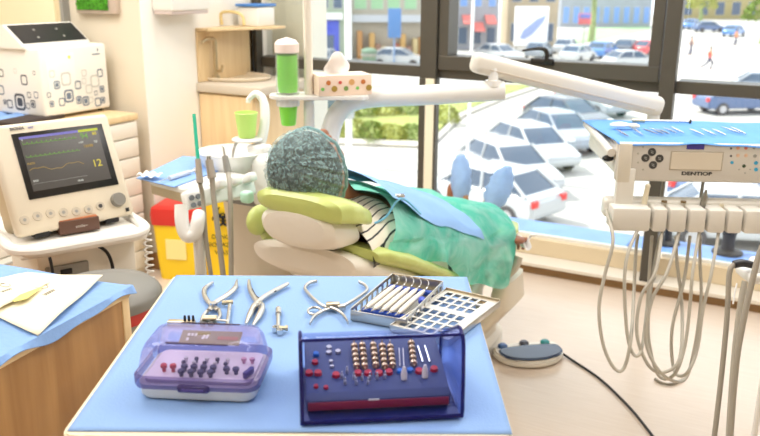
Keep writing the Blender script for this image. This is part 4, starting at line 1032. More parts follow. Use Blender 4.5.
def capf(u, v):
    a = 2*PI*u; ph = PI*(.56-.13*math.sin(a))*v+.001
    pl = .0075*math.sin(a*17+1.3*math.sin(a*3))*math.exp(-v*1.6)*min(1, v*6)+.0035*math.sin(a*41)*min(1, v*4)*(1-v*.6)
    n_ = .006*noise.noise(Vector((math.cos(a)*4, math.sin(a)*4, v*7)))
    ph2 = min(ph, PI*.5+.35*(ph-PI*.5)) if ph > PI*.5 else ph
    rx, ry, rz_ = .111+pl+n_*.5, .112+pl+n_*.5, .122+n_
    sn = math.sin(ph2)**.85
    return CM @ Vector((rx*sn*math.cos(a), -.010+ry*sn*math.sin(a), .026+rz_*math.cos(ph)))
MB().grid(capf, 200, 34).build('hair_cap', capm, t, world=True, angle=180, label='crinkled translucent green-grey cap')
ring_ = [capf(k/48, 1.0) for k in range(49)]
MB().tube(ring_, .005, 8).build('cap_band', mat('cap_band', rgb(120, 156, 158), .8), t, world=True)
# shirt
def tor(y_, k):      # half-width and centre of torso
    return 0
SEC = {  # y: points far -> near (x offset from PX, z)
 1.90: [(-.19, .66), (-.18, .73), (-.10, .80), (0, .83), (.10, .80), (.185, .73), (.20, .68), (.20, .65)],
 2.00: [(-.23, .63), (-.215, .73), (-.12, .81), (0, .825), (.12, .80), (.205, .73), (.225, .66), (.225, .61)],
 2.20: [(-.25, .56), (-.225, .68), (-.13, .755), (0, .765), (.13, .745), (.22, .67), (.25, .59), (.245, .53)],
 2.45: [(-.25, .50), (-.22, .635), (-.12, .685), (0, .68), (.14, .67), (.25, .61), (.29, .53), (.285, .385)],
 2.62: [(-.23, .47), (-.20, .625), (-.10, .655), (0, .635), (.13, .64), (.23, .61), (.315, .53), (.312, .37)],
 2.78: [(-.21, .45), (-.18, .59), (-.09, .615), (.02, .585), (.13, .59), (.21, .575), (.275, .51), (.275, .43)],
 2.94: [(-.21, .42), (-.19, .52), (-.10, .53), (0, .50), (.07, .49), (.14, .48), (.19, .44), (.185, .40)]}
def sect(y_, u):
    ks = sorted(SEC); i = 0
    while i < len(ks)-2 and y_ > ks[i+1]: i += 1
    f = min(1, max(0, (y_-ks[i])/(ks[i+1]-ks[i]))); f = f*f*(3-2*f)
    s_ = u*7; j = min(int(s_), 6); g = s_-j
    def cr(P_):
        Q = [P_[max(j-1, 0)], P_[j], P_[j+1], P_[min(j+2, 7)]]
        return tuple(.5*((2*Q[1][c_])+(Q[2][c_]-Q[0][c_])*g+(2*Q[0][c_]-5*Q[1][c_]+4*Q[2][c_]-Q[3][c_])*g*g+(3*Q[1][c_]-Q[0][c_]-3*Q[2][c_]+Q[3][c_])*g**3) for c_ in (0, 1))
    a, b2 = cr(SEC[ks[i]]), cr(SEC[ks[i+1]])
    return a[0]+(b2[0]-a[0])*f, a[1]+(b2[1]-a[1])*f
def shirtf(u, v):
    y_ = 1.85+.67*v; x, z = sect(y_, .04+.93*u); k = .93
    return Vector((PX+x*k, y_, .62+(z-.62)*k-.012))
shirtm = stripe_mat('striped_shirt', rgb(236, 226, 210), rgb(40, 44, 48), 17.0, 'X', .05, dist=2.0)
MB().grid(shirtf, 40, 30).build('striped_shirt', shirtm, t, world=True, angle=180, label='cream shirt with thin dark stripes')
# gown
gm = bpy.data.materials.new('green_gown'); gm.use_nodes = True; MATS['green_gown'] = gm
nt = gm.node_tree; b_s = nt.nodes['Principled BSDF']; b_s.inputs['Base Color'].default_value = rgb(84, 200, 164); b_s.inputs['Roughness'].default_value = .7
nz = nt.nodes.new('ShaderNodeTexNoise'); nz.inputs['Scale'].default_value = 9; nz.inputs['Detail'].default_value = 8; nz.inputs['Distortion'].default_value = 1.4
cr2 = nt.nodes.new('ShaderNodeValToRGB'); cr2.color_ramp.elements[0].color = rgb(112, 228, 206); cr2.color_ramp.elements[1].color = rgb(190, 247, 238); cr2.color_ramp.elements[0].position = .38; cr2.color_ramp.elements[1].position = .68
tcn = nt.nodes.new('ShaderNodeTexCoord'); nt.links.new(tcn.outputs['Object'], nz.inputs['Vector']); nt.links.new(nz.outputs['Fac'], cr2.inputs[0]); nt.links.new(cr2.outputs[0], b_s.inputs['Base Color'])
bpn = nt.nodes.new('ShaderNodeBump'); bpn.inputs['Strength'].default_value = .8; bpn.inputs['Distance'].default_value = .02; nt.links.new(nz.outputs['Fac'], bpn.inputs['Height']); nt.links.new(bpn.outputs[0], b_s.inputs['Normal'])
trn = nt.nodes.new('ShaderNodeBsdfTransparent'); trn.inputs[0].default_value = rgb(170, 240, 222); mxn = nt.nodes.new('ShaderNodeMixShader'); mxn.inputs[0].default_value = .76
tl_ = nt.nodes.new('ShaderNodeBsdfTranslucent'); mx3 = nt.nodes.new('ShaderNodeMixShader'); mx3.inputs[0].default_value = .35
nt.links.new(cr2.outputs[0], tl_.inputs[0]); nt.links.new(b_s.outputs[0], mx3.inputs[1]); nt.links.new(tl_.outputs[0], mx3.inputs[2])
nt.links.new(trn.outputs[0], mxn.inputs[1]); nt.links.new(mx3.outputs[0], mxn.inputs[2]); nt.links.new(mxn.outputs[0], nt.nodes['Material Output'].inputs[0])
def gownf(u, v):
    ys = 1.90+1.04*v
    # neckline: opens towards the near shoulder
    y_ = ys + max(0, 1-v*5)*.10*math.exp(-((u-.55)/.20)**2)
    x, z = sect(y_, u)
    n1 = noise.noise(Vector((x*6, y_*6, z*4)))+.8*noise.noise(Vector((x*9+y_*7, y_*3, 5))); n2 = noise.noise(Vector((x*16+3, y_*11, z*12)))
    k = .012*n1+.007*n2
    z2 = z+.010+k; x2 = x*(1.0+.04)+(k if u > .8 else 0)
    if u > .85: x2 += .012*math.sin(y_*38+2*math.sin(y_*9))*(u-.85)/.15; z2 += .02*math.sin(y_*24)*(u-.85)/.15
    return Vector((PX+x2, y_, z2))
go = MB().grid(gownf, 90, 110).build('green_gown', gm, t, world=True, angle=180, label='crumpled translucent green gown')
# bib
def bibf(u, v):      # u along the body, v across (0 far, 1 near)
    y_ = 1.94+.46*u
    uu = (.27+.24*u)+(.40-.08*u)*v
    x, z = sect(y_+.03*v, uu)
    lift = .026+.008*noise.noise(Vector((u*5, v*4, 2)))
    if u < .25: lift += .035*(1-u/.25)
    return Vector((PX+x*1.03, y_+.03*v, z+lift))
bo = MB().grid(bibf, 50, 24).build('dental_bib', mat('bib_blue', rgb(142, 182, 232), .8, var=.05, vscale=9, bump=.2, bscale=20), t, world=True, angle=180, label='pale blue paper bib')
q = [bibf(.06, 1.0)+Vector((0, 0, .006)), bibf(.2, 1.04)+Vector((.012, 0, .0)), bibf(.45, 1.1)+Vector((.02, 0, -.003)), bibf(.7, 1.06)+Vector((.01, 0, 0))]
MB().tube([Vector((PX+.13, 1.92, .735)), Vector((PX+.165, 1.96, .755))]+q[:2], .0035, 8, 6).build('bib_cord', mat('cord_blue', rgb(120, 190, 226), .5), t, world=True)
MB().box(bibf(.08, .95)+Vector((0, 0, .006)), (.03, .02, .008), (0, 0, .6), .002).build('bib_clip', steel, t, world=True)
# trouser cuffs / anklet and shoe covers
scm = mat('shoe_cover_blue', rgb(176, 206, 242), .55, var=.12, vscale=30, bump=.5, bscale=45)
nt = scm.node_tree; tl_ = nt.nodes.new('ShaderNodeBsdfTranslucent'); tl_.inputs[0].default_value = rgb(200, 222, 250); mx3 = nt.nodes.new('ShaderNodeMixShader'); mx3.inputs[0].default_value = .5
nt.links.new(nt.nodes['Principled BSDF'].outputs[0], mx3.inputs[1]); nt.links.new(tl_.outputs[0], mx3.inputs[2]); nt.links.new(mx3.outputs[0], nt.nodes['Material Output'].inputs[0])
for (px, py, yy, s_, tilt) in ((461, 180, 3.20, .9, -.10), (498, 191, 3.10, 1.05, .32)):
    c_ = Y(px, py, yy)
    M = Matrix.Translation(c_) @ Matrix.Rotation(tilt, 4, 'Y') @ Matrix.Rotation(-.12, 4, 'X')
    b = MB(M)
    rs = []
    for k in range(15):
        f = k/14; z = -.085+.195*f
        w = .050*(math.sin(PI*min(1, (f+.06)/1.08))**.5)+.003*math.sin(k*2.3)
        d2 = .046+.012*math.cos(f*PI); 
        rs.append([Vector((w*s_*math.cos(2*PI*q_/22)*(1+.05*math.sin(5*q_+k)), d2*math.sin(2*PI*q_/22), z)) for q_ in range(22)])
    b.loft(rs).build('shoe_cover', scm, t, world=True, angle=180)
    q = M @ Vector((0, -.02, -.11))
    MB(M).loft([[Vector((.036*math.cos(2*PI*k/16), -.01+.032*math.sin(2*PI*k/16), z)) for k in range(16)] for z in (-.16, -.065)]).build('sock', mat('sock_tan', rgb(186, 140, 104), .8, var=.25, vscale=60), t, world=True)
# tissue in the hand
hp = hb+Vector((.025, .075, -.02))
def tiss(u, v): return hp+Vector((.05*(u-.5)+.01*math.sin(v*9), .06*(v-.3), .025*math.sin(u*5+v*4)))
o = MB().grid(tiss, 10, 10).build('crumpled_tissue', mat('tissue_white2', rgb(246, 244, 242), .8)); tag(o, "white tissue crumpled in the patient's near hand", 'tissue')

# ================================================================== ASSISTANT CONSOLE (left)
lc = Z(190, 189, .80)
t = thing('assistant_console', 'small white assistant tray arm with blue pad, round buttons and hose holders', 'console', (lc.x, lc.y, 0), math.radians(78))
RL = ROOTM[t.name]
Fb = Z(133, 181, .80); LL = RL.inverted()
a = LL @ Fb; b_ = LL @ Z(186, 158, .80); c_ = LL @ Z(252, 176, .80)
x0, x1 = 0, .25
MB().prism([(-.01, .0), (.01, -.015), (.22, -.015), (.235, .02), (.24, .10), (.26, .20), (.20, .24), (.0, .205), (-.012, .19)], .782, .80, .004).build('tray', wp, t)
MB().bb(-.006, .016, .01, .195, .752, .785, .004).build('tray_lip', mat('lip_tan', rgb(188, 172, 142), .5), t)
# sloping front control panel
MB().box((.095, -.020, .772), (.27, .030, .056), (-.35, 0, 0), .010, 3).build('control_panel', wp, t)
for i in range(2):
    for j in range(2):
        q = Vector((-.024+.024*i, -.0425+.0075*j, .762+.021*j))
        bu = MB().cyl(q, q+Vector((0, -.006, .002)), .0080, n=18).build('button', mat('button_slate', rgb(120, 124, 130), .4), t)
# hose holders: three sloping white saddles
for k in range(3):
    x = .078+.060*k
    MB().box((x, -.030, .800), (.036, .07, .030), (-.45, 0, 0), .010, 3).build('holder', wp, t)
# support arm
sp = LL @ D(180, 205, 2.35); sp2 = LL @ D(188, 220, 2.35)
q = [LL @ D(181, 200, 2.34), LL @ D(182, 222, 2.34), LL @ D(187, 235, 2.34), LL @ D(195, 233, 2.34), LL @ D(198, 221, 2.34), LL @ D(199, 214, 2.36)]
q[0].z = .775
MB().tube(q, [.020, .021, .021, .019], 16, 6).build('elbow_arm', wp, t)
w1 = LL @ D(198, 224, 2.36)
MB().cyl((w1.x, w1.y, .02), (w1.x, w1.y, w1.z), .017, n=20).cyl((w1.x, w1.y, 0), (w1.x, w1.y, .03), .10, .09, 32).build('stand_pipe', wp, t)
# blue pad and syringe
o = MB().prism([Z(136, 178, .803).xy, Z(183, 156, .803).xy, Z(222, 159, .803).xy, Z(226, 168, .803).xy, Z(174, 187, .803).xy], .8005, .8035, .001).build('tray_pad', bluecloth); tag(o, 'blue paper pad folded on the assistant tray beside the yellow bin', 'pad')
pA, pB = Z(160, 181, .812), Z(196, 170, .812)
t2 = thing('syringe', 'clear syringe lying on the blue pad of the assistant tray', 'syringe', tuple((pA+pB)/2-Vector((0, 0, .008))))
d_ = (pB-pA)
MB().cyl(pA+d_*.25, pA+d_*.8, .0075, n=16).build('barrel', mat('syringe_clear', rgb(226, 232, 240), .15, alpha=.75), t2, world=True)
MB().cyl(pA+d_*.78, pB, .0035, n=12).cyl(pB-d_*.02, pB, .009, n=16).build('plunger', white, t2, world=True)
MB().cyl(pA, pA+d_*.26, .002, n=8).build('nozzle', steel, t2, world=True)
p = Z(150, 178, .806)
def gz(u, v): return p+Vector((.07*(u-.5), .05*(v-.5), .006+.010*abs(math.sin(u*7+v*5))))
o = MB().grid(gz, 12, 10).build('gauze', mat('gauze_white', rgb(244, 242, 238), .9)); tag(o, 'crumpled white gauze on the blue pad of the assistant tray', 'gauze')
# three hand tools in the holders with hoses
hosem = mat('hose_beige', rgb(158, 151, 138), .5); hosew = mat('hose_light', rgb(176, 170, 157), .45)
def tool(name, label, cat, top, mid, hose_px, dist, kind, r=.010):
    A_, B_ = D(*top, dist), D(*mid, dist)
    t = thing(name, label, cat, tuple(B_), 0)
    if kind == 'suction':
        MB().cyl(B_, B_.lerp(A_, .35), r, r*.8, 16).build('handle', mat('tool_grey', rgb(168, 158, 146), .4, .2), t, world=True)
        MB().cyl(B_.lerp(A_, .33), A_, .0055, .005, 12).build('tip', mat('tip_teal', rgb(46, 190, 156), .35), t, world=True, label='teal plastic tube')
    elif kind == 'scaler':
        MB().cyl(B_, B_.lerp(A_, .62), r, r*.75, 16).build('handle', greyp, t, world=True)
        MB().tube([B_.lerp(A_, .6), B_.lerp(A_, .9), A_+Vector((.0, 0, .0)), A_+Vector((-.008, 0, -.004))], [.004, .003, .0016, .001], 8, 4).build('tip', steel, t, world=True)
    else:
        MB().cyl(B_, A_, r, r*.85, 16).build('handle', mat('tool_grey', rgb(168, 158, 146), .4, .2), t, world=True)
        MB().cyl(A_, A_+Vector((0, 0, .012)), r*.6, r*.5, 12).build('tip', steel, t, world=True)
    pts = [B_]+[D(x, y_, dd) for x, y_, dd in hose_px]
    MB().tube(pts, r*.62, 10, 6).build('hose', hosem, t, world=True)
tool('suction_tube', 'grey handled suction tube with a long teal tip in the assistant holder', 'suction tube', (194, 114), (200, 183), [(203, 200, 2.36), (206, 240, 2.36), (212, 285, 2.36), (214, 330, 2.36)], 2.33, 'suction', .0105)
tool('suction_tool', 'thick grey suction handle in the middle assistant holder', 'suction tool', (209, 160), (212, 178), [(214, 200, 2.36), (219, 240, 2.36), (224, 285, 2.36), (226, 330, 2.36)], 2.36, 'plain', .013)
tool('scaler_handpiece', 'grey scaler handpiece with a fine curved tip in the right assistant holder', 'handpiece', (223, 146), (228, 172), [(230, 190, 2.36), (231, 240, 2.36), (231, 285, 2.36), (230, 330, 2.36)], 2.42, 'scaler', .012)

# ================================================================== INSTRUMENT CONSOLE (right)
P0 = D(617, 142, 2.2)
rz_ = math.radians(25)
t = thing('instrument_console', 'cream dental control console with keypad, display window and six-place hose holder', 'console', (P0.x, P0.y, P0.z-.23), rz_)
RI = ROOTM[t.name]; LI = RI.inverted()
H0 = .23
cpm = mat('console_cream', rgb(208, 203, 194), .4); cpl = mat('console_light', rgb(222, 218, 209), .35)
WID = .60
MB().box((WID/2, .19, H0-.055), (WID, .37, .075), bev=.012, seg=3).build('body', cpl, t)
MB().box((WID/2, .0, H0-.053), (WID, .022, .108), bev=.008, seg=3).build('front_panel', cpm, t)
MB().prism([(.004, .0), (WID-.004, 0), (WID-.004, .37), (.03, .37)], H0-.018, H0-.004, .003).build('tray_top', cpl, t)
MB().tube([(-.012, .0, H0-.03), (-.014, .12, H0-.02), (-.012, .36, H0-.012)], .012, 10, 4).build('side_rail', cpl, t)
MB().sph((-.016, .02, H0-.05), (.016, .012, .009), 14).build('rail_knob', black, t)
def CPp(px, py):     # point on the front panel
    q = ray(px, py); n_ = RI.to_3x3() @ Vector((0, -1, 0)); o_ = RI @ Vector((0, -.0112, 0)); k = (o_-CP).dot(n_)/q.dot(n_); return LI @ (CP+q*k)
def disc(name, px, py, r, m, lab=None, hgt=.0015):
    c_ = CPp(px, py); return MB().cyl((c_.x, c_.y+.001, c_.z), (c_.x, c_.y-hgt, c_.z), r, r*.92, 20).build(name, m, t, label=lab)
kd = mat('key_dark', rgb(62, 62, 60), .35)
for px, py in ((652, 152), (645.5, 158), (659.5, 158.5), (653, 165)):
    k_ = disc('key', px, py, .0115, kd)
    c_ = CPp(px, py); MB().tube([(c_.x-.004, c_.y-.0022, c_.z+.003), (c_.x+.003, c_.y-.0022, c_.z+.002), (c_.x-.003, c_.y-.0022, c_.z-.002), (c_.x+.004, c_.y-.0022, c_.z-.003)], .0006, 4).build('key_symbol', cpl, k_)
for px, py in ((643, 147), (638, 153.5), (638, 162.5), (643, 169.5)): disc('key_light', px, py, .0028, mat('key_grey', rgb(170, 168, 150), .5), None, .0008)
def rect(name, px0, py0, px1, py1, m, th=.0015, par=None, lab=None):
    a, b2 = CPp(px0, py0), CPp(px1, py1)
    return MB().bb(min(a.x, b2.x), max(a.x, b2.x), a.y-th, a.y+.001, min(a.z, b2.z), max(a.z, b2.z), .0006, 1).build(name, m, par or t, label=lab)
r0 = rect('display_frame', 671, 151, 721.5, 171, mat('display_line', rgb(176, 164, 144), .5), .0012)
rect('display', 672, 152, 720.5, 170, mat('display_cream', rgb(216, 206, 188), .3), .002, r0)
rect('badge', 687, 144, 704, 149.5, mat('badge_blue', rgb(58, 52, 140), .4), .0015, None, 'small dark blue badge')
a = CPp(697, 173.8); b = MB(); b.text('DENTIOR', .0165, Matrix.Translation((a.x, a.y, a.z)) @ Matrix.Rotation(PI/2, 4, 'X') @ Matrix.Diagonal((1.18, .80, 1, 1)), .0005, bold=.0006); b.build('brand_lettering', mat('letter_dark', rgb(50, 48, 46), .5), t, smooth=False)
cl = {'k': rgb(70, 70, 70), 'o': rgb(226, 160, 120), 'r': rgb(206, 110, 90), 'b': rgb(56, 164, 206), 'g': rgb(150, 150, 144), 'p': rgb(226, 190, 160), 'd': rgb(50, 70, 50)}
for px, py, c_, r in ((731, 148.5, 'k', .003), (738, 148, 'o', .005), (746, 148, 'r', .005), (754, 148, 'g', .004), (731, 156, 'k', .003), (738, 155.5, 'p', .005), (746, 155.5, 'p', .005), (755, 156, 'g', .005), (732, 162.5, 'b', .0045), (744, 166, 'd', .005), (756, 163, 'b', .0055), (756, 169.5, 'b', .0055), (739, 169.5, 'g', .002), (750, 169.5, 'g', .002), (745, 173, 'g', .002)):
    disc('touch_key', px, py, r, mat('touch_'+c_, cl[c_], .45), None, .0009)
# left cover strip and hanger column
MB().box((.022, -.012, H0-.055), (.036, .012, .11), bev=.004).build('edge_cover', mat('console_tan', rgb(216, 209, 194), .45), t)
MB().box((.030, -.006, H0-.135), (.050, .022, .13), bev=.006).build('hanger_column', cpl, t)
# holder bar with seven blocks
hz = (LI @ D(690, 217, 2.17)).z
MB().box((.295, .018, hz), (WID+.03, .05, .055), bev=.012, seg=3).build('holder_bar', cpl, t)
slots = [CPp(x, 226).x for x in (646, 662, 681, 700, 719, 736, 757, 778)]
edges = [-.012]+slots+[.60]
for i in range(len(edges)-1):
    if edges[i+1]-edges[i] < .02: continue
    MB().box(((edges[i]+edges[i+1])/2, -.025, hz-.016), (edges[i+1]-edges[i]-.006, .075, .066), bev=.007, seg=2).build('holder_block', cpl, t)
for x in slots[1:3]: MB().lathe([(.003, 0), (.0075, 0), (.0075, .004), (.003, .004)], (x, -.008, hz+.022), 16).build('socket', mat('brass_socket', rgb(140, 116, 70), .4, .7), t)
for k, x in enumerate((.06, .15, .26)): MB().tube([(x, .05, hz+.0), (x+.004, .06, hz+.05), (x+.01, .07, H0-.07)], .005, 8, 4).build('feed_hose', mat('hose_grey', rgb(150, 146, 136), .5), t)

# handpieces hanging in the holder, each with its looped hose
def hose_tool(name, label, cat, x, kind, loop, dist=2.14, m=None, grp=None, r=.0046):
    base = RI @ Vector((x, -.030, hz-.03))
    t2 = thing(name, label, cat, tuple(base), 0, grp)
    pts = [RI @ Vector((x, -.018, hz-.02))]+[D(px, py, dd) for px, py, dd in loop]
    MB().tube(pts, r, 10, 7).build('hose', m or hosew, t2, world=True)
    tp = RI @ Vector((x, -.012, hz+.016)); up = Vector((.10, .02, 1)).normalized()
    if kind == 'white':
        MB().cyl(tp-up*.035, tp+up*.05, .0085, .0065, 18).sph(tp+up*.052, .0075, 14).build('handpiece_body', mat('hp_cream', rgb(226, 216, 190), .35), t2, world=True)
    elif kind == 'steel':
        MB().cyl(tp-up*.035, tp+up*.03, .0085, .008, 18).cyl(tp+up*.03, tp+up*.045, .006, .003, 14).build('handpiece_body', mat('hp_steel', rgb(150, 148, 140), .3, .8), t2, world=True)
        MB().lathe([(.0095, 0), (.0095, .008), (.008, .008)], tp-up*.012, 16).build('coupling', darkp, t2, world=True)
    elif kind == 'short':
        MB().cyl(tp-up*.03, tp+up*.006, .0065, .0055, 16).build('connector', mat('hp_cream', rgb(226, 216, 190), .35), t2, world=True)
    else:
        MB().cyl(tp-up*.03, tp-up*.004, .006, .006, 16).build('connector', gold, t2, world=True)
d1, d2 = 2.16, 2.26
hose_tool('air_syringe', 'cream air and water syringe in the first slot of the hose holder', 'handpiece', slots[0]-.012, 'white', [(626, 262, d1), (626, 322, d1), (632, 352, d1), (641, 351, d1), (647, 308, d2), (650, 262, d2)]+[(652, 236, 2.3)], grp='handpieces in the console holder')
hose_tool('handpiece_hose', 'cream hose with brass connector in the second slot, looping lowest near the dark post', 'hose', slots[1], 'brass', [(656, 270, d1), (641, 297, d1), (637, 335, d1), (649, 366, d1), (665, 372, d1), (680, 357, d1), (682, 308, d2), (677, 262, d2), (676, 236, 2.3)], grp='handpieces in the console holder')
hose_tool('handpiece_hose', 'cream hose with brass connector in the third slot from the left', 'hose', slots[2], 'brass', [(668, 270, d1), (652, 300, d1), (646, 342, d1), (662, 374, d1), (684, 380, d2), (694, 350, d2), (701, 300, d2), (700, 262, d2), (700, 236, 2.3)], grp='handpieces in the console holder')
hose_tool('turbine_handpiece', 'steel handpiece standing in the fourth slot of the hose holder', 'handpiece', slots[3], 'steel', [(693, 270, d1), (690, 305, d1), (685, 345, d1), (676, 372, d1), (664, 379, d2), (655, 368, d2), (648, 330, d2), (652, 280, d2), (660, 236, 2.3)], grp='handpieces in the console holder')
hose_tool('handpiece_hose', 'cream hose with pale connector in the fifth slot from the left', 'hose', slots[4], 'short', [(712, 270, d1), (703, 310, d1), (697, 350, d1), (686, 374, d1), (674, 370, d2), (672, 330, d2), (684, 280, d2), (690, 236, 2.3)], grp='handpieces in the console holder')
bs_ = RI @ Vector((-.018, -.02, hz+.0))
t2 = thing('supply_hose', 'outermost beige hose looping down at the far left of the console', 'hose', tuple(bs_), 0)
MB().tube([bs_]+[D(*q) for q in ((613, 240, d1), (605, 274, d1), (599, 308, d1), (603, 344, d1), (614, 368, d1), (624, 368, d1), (631, 338, d1), (634, 290, d2), (636, 250, d2), (638, 235, 2.3))], .0048, 10, 7).build('hose', hosew, t2, world=True)

# things on the console tray
def CT2(px, py, dz=0.0):   # point on tray top
    q = ray(px, py); z = P0.z-.004+dz; return CP+q*((z-CAMH)/q.z)
fr = [RI @ Vector((.0, -.008, H0)), RI @ Vector((WID, -.008, H0))]; bk_ = [RI @ Vector((-.03, .35, H0)), RI @ Vector((WID, .36, H0))]
def drp(u, v):
    a = fr[0].lerp(fr[1], u); b2 = bk_[0].lerp(bk_[1], u); p = a.lerp(b2, v); p.z = P0.z+.002+.002*math.sin(u*14)*math.sin(v*8)
    if v == 0: p.z -= .004+.003*math.sin(u*13)+.0015*math.sin(u*31); p += RI.to_3x3() @ Vector((0, -.008, 0))
    return p
o = MB().grid(drp, 60, 30).build('console_drape', mat('drape_azure', rgb(96, 154, 226), .8, var=.05, vscale=12, bump=.2, bscale=50)); o.modifiers.new('s', 'SOLIDIFY').thickness = .0015
tag(o, 'bright blue drape spread over the top of the instrument console', 'drape')
tz_ = P0.z+.006
def tp_(px, py, dz=0.004):
    q = ray(px, py); z = tz_+dz; return CP+q*((z-CAMH)/q.z)
A_, B_ = tp_(632, 120.5), tp_(691, 121.5)
t2 = thing('mirror_handle', 'long steel instrument lying along the back of the console drape', 'instrument', tuple((A_+B_)/2-Vector((0, 0, .004))))
MB().cyl(A_, B_, .004, n=12).build('handle', steel, t2, world=True); MB().cyl(B_, B_.lerp(A_, .03), .0062, n=12).build('end_cap', black, t2, world=True); MB().cyl(A_.lerp(B_, .0), A_.lerp(B_, .22), .006, n=12).build('grip', gold, t2, world=True)
c_ = tp_(620, 125, .008)
o = MB().sph(c_, (.030, .016, .009), 20, (0, 0, rz_)).build('cotton_roll', mat('cotton_white', rgb(246, 244, 240), .9)); tag(o, 'larger white cotton roll at the left of the console drape', 'cotton roll', 'cotton rolls')
c_ = tp_(634, 126, .006)
o = MB().sph(c_, (.018, .012, .008), 20, (0, 0, rz_-.6)).build('cotton_roll', mat('cotton_cream', rgb(238, 226, 200), .9)); tag(o, 'smaller cream cotton roll on the console drape, right of the larger one', 'cotton roll', 'cotton rolls')
ins = [((617, 130), (628, 136), 'leftmost of the row'), ((632, 128), (643, 135), 'second from the left'), ((643, 129), (658, 134), 'third from the left'), ((650, 128), (664, 134), 'fourth from the left'), ((657, 129), (670, 134), 'fifth from the left'), ((664, 128), (677, 133), 'sixth from the left'), ((671, 127), (684, 133), 'seventh, near the middle of the console'),
       ((690, 129), (704, 135), 'just right of the middle gap'), ((702, 129), (716, 135), 'above the display window right half'), ((712, 129), (726, 135), 'third from the right end'), ((722, 127), (740, 133), 'second from the right end'), ((731, 127), (746, 134), 'rightmost in view')]
for a, b2, w_ in ins:
    A_, B_ = tp_(*a), tp_(*b2)
    o = MB().tube([A_+Vector((-.003, .0, .002)), A_, A_.lerp(B_, .3), A_.lerp(B_, .7), B_], [.0008, .0015, .003, .003, .0015], 8).build('hand_instrument', steel)
    tag(o, 'thin steel hand instrument on the console drape, '+w_, 'instrument', 'steel instruments on the console drape')
# suction stand at right edge
wb = D(764, 274, 1.8)
t = thing('suction_holder', 'white holder head with black-ended grey hoses at the right edge of the picture', 'holder', (wb.x, wb.y, 0), YAW)
MB().box((0, 0, wb.z), (.10, .08, .025), bev=.01, seg=3).box((0, 0, wb.z+.02), (.06, .06, .03), bev=.012, seg=3).build('head', wp, t)
MB().cyl((.05, .03, .02), (.05, .03, wb.z), .007, n=18).cyl((.05, .03, 0), (.05, .03, .03), .14, .12, 32).build('stand', wp, t)
def rh(label, pts, r=.006, m=None, cap_=False):
    P_ = [D(*q) for q in pts]
    t2 = thing('suction_hose', label, 'hose', tuple(P_[-1]), 0, 'hoses at the right edge')
    MB().tube(P_, r, 10, 7).build('hose', m or hosem, t2, world=True)
    if cap_: MB().tube([D(734, 264.5, 1.78), D(742, 263, 1.78), D(752, 265, 1.78)], [.009, .009, .008], 12, 3).build('grip', darkp, t2, world=True)
rh('grey suction hose with a black grip bending over the white holder head', [(758, 268, 1.78), (748, 264, 1.78), (735, 264.5, 1.78), (729.5, 273, 1.78), (728, 300, 1.78), (726, 330, 1.78), (721, 380, 1.78), (714, 440, 1.78), (709, 480, 1.78)], .0058, hosem, True)
rh('straight beige hose just right of the black-gripped hose', [(745, 281, 1.76), (740, 308, 1.76), (735, 350, 1.76), (731, 400, 1.76), (727, 470, 1.76)], .0065, hosew)
rh('beige hose slanting down from the right edge of the picture', [(766, 238, 1.72), (757, 262, 1.72), (744, 318, 1.72), (736, 366, 1.72), (730, 440, 1.72), (727, 480, 1.72)], .0065, hosem)
o = MB().tube([D(737, 283, 1.74), D(735, 292, 1.74), D(733, 304, 1.74)], .0018, 6, 3).build('saliva_tip', mat('tip_clear', rgb(244, 244, 244), .3)); tag(o, 'thin clear suction tip hanging under the white holder head', 'suction tip')
# foot pedal and cable
pc = Z(529, 358, 0)
t = thing('foot_pedal', 'cream foot control with a blue-black pedal plate and three coloured buttons on the floor', 'foot pedal', (pc.x, pc.y, 0), math.radians(40))
oval = [(-.118, .045), (-.09, .06), (0, .07), (.09, .06), (.118, .045), (.122, 0), (.10, -.045), (.05, -.075), (0, -.082), (-.05, -.075), (-.10, -.045), (-.122, 0)]
ovs = [(v.x*1.12, v.y*1.2) for v in catmull([(x, y_, 0) for x, y_ in oval+[oval[0]]], 4)[:-1]]
MB().prism(ovs, .004, .032, .008, None, 3).build('housing', cream, t)
MB().prism([(x*.92, y_*.70-.024) for x, y_ in ovs], .030, .043, .006, None, 3).build('pedal_plate', mat('pedal_navy', rgb(44, 62, 92), .25), t)
for x, cc, nm in ((-.092, rgb(60, 100, 160), 'blue button'), (.0, rgb(50, 50, 62), 'dark button'), (.085, rgb(20, 130, 130), 'teal button')):
    MB().lathe([(0, .0), (.019, 0), (.019, .010), (.012, .016), (0, .017)], (x, .058-1.1*abs(x)*abs(x), .030), 20).build('button', mat('pedal_'+nm.split()[0], cc, .35), t, label=nm)
cpts = [Z(*q, .006) for q in ((559, 353), (572, 360), (600, 379), (630, 408), (656, 440), (690, 480))]; cpts[0].z = .014
o = MB().tube(cpts, .0045, 8, 6).build('pedal_cable', black); tag(o, 'black cable running over the floor from the foot control', 'cable')
o = MB().tube([Z(655, 379, .006), Z(662, 383, .006), Z(672, 384, .006), Z(684, 379, .006)], .005, 8, 5).build('loose_hose_end', mat('hose_dark', rgb(130, 120, 104), .5)); tag(o, 'short hose end resting on the floor under the console loops', 'hose')

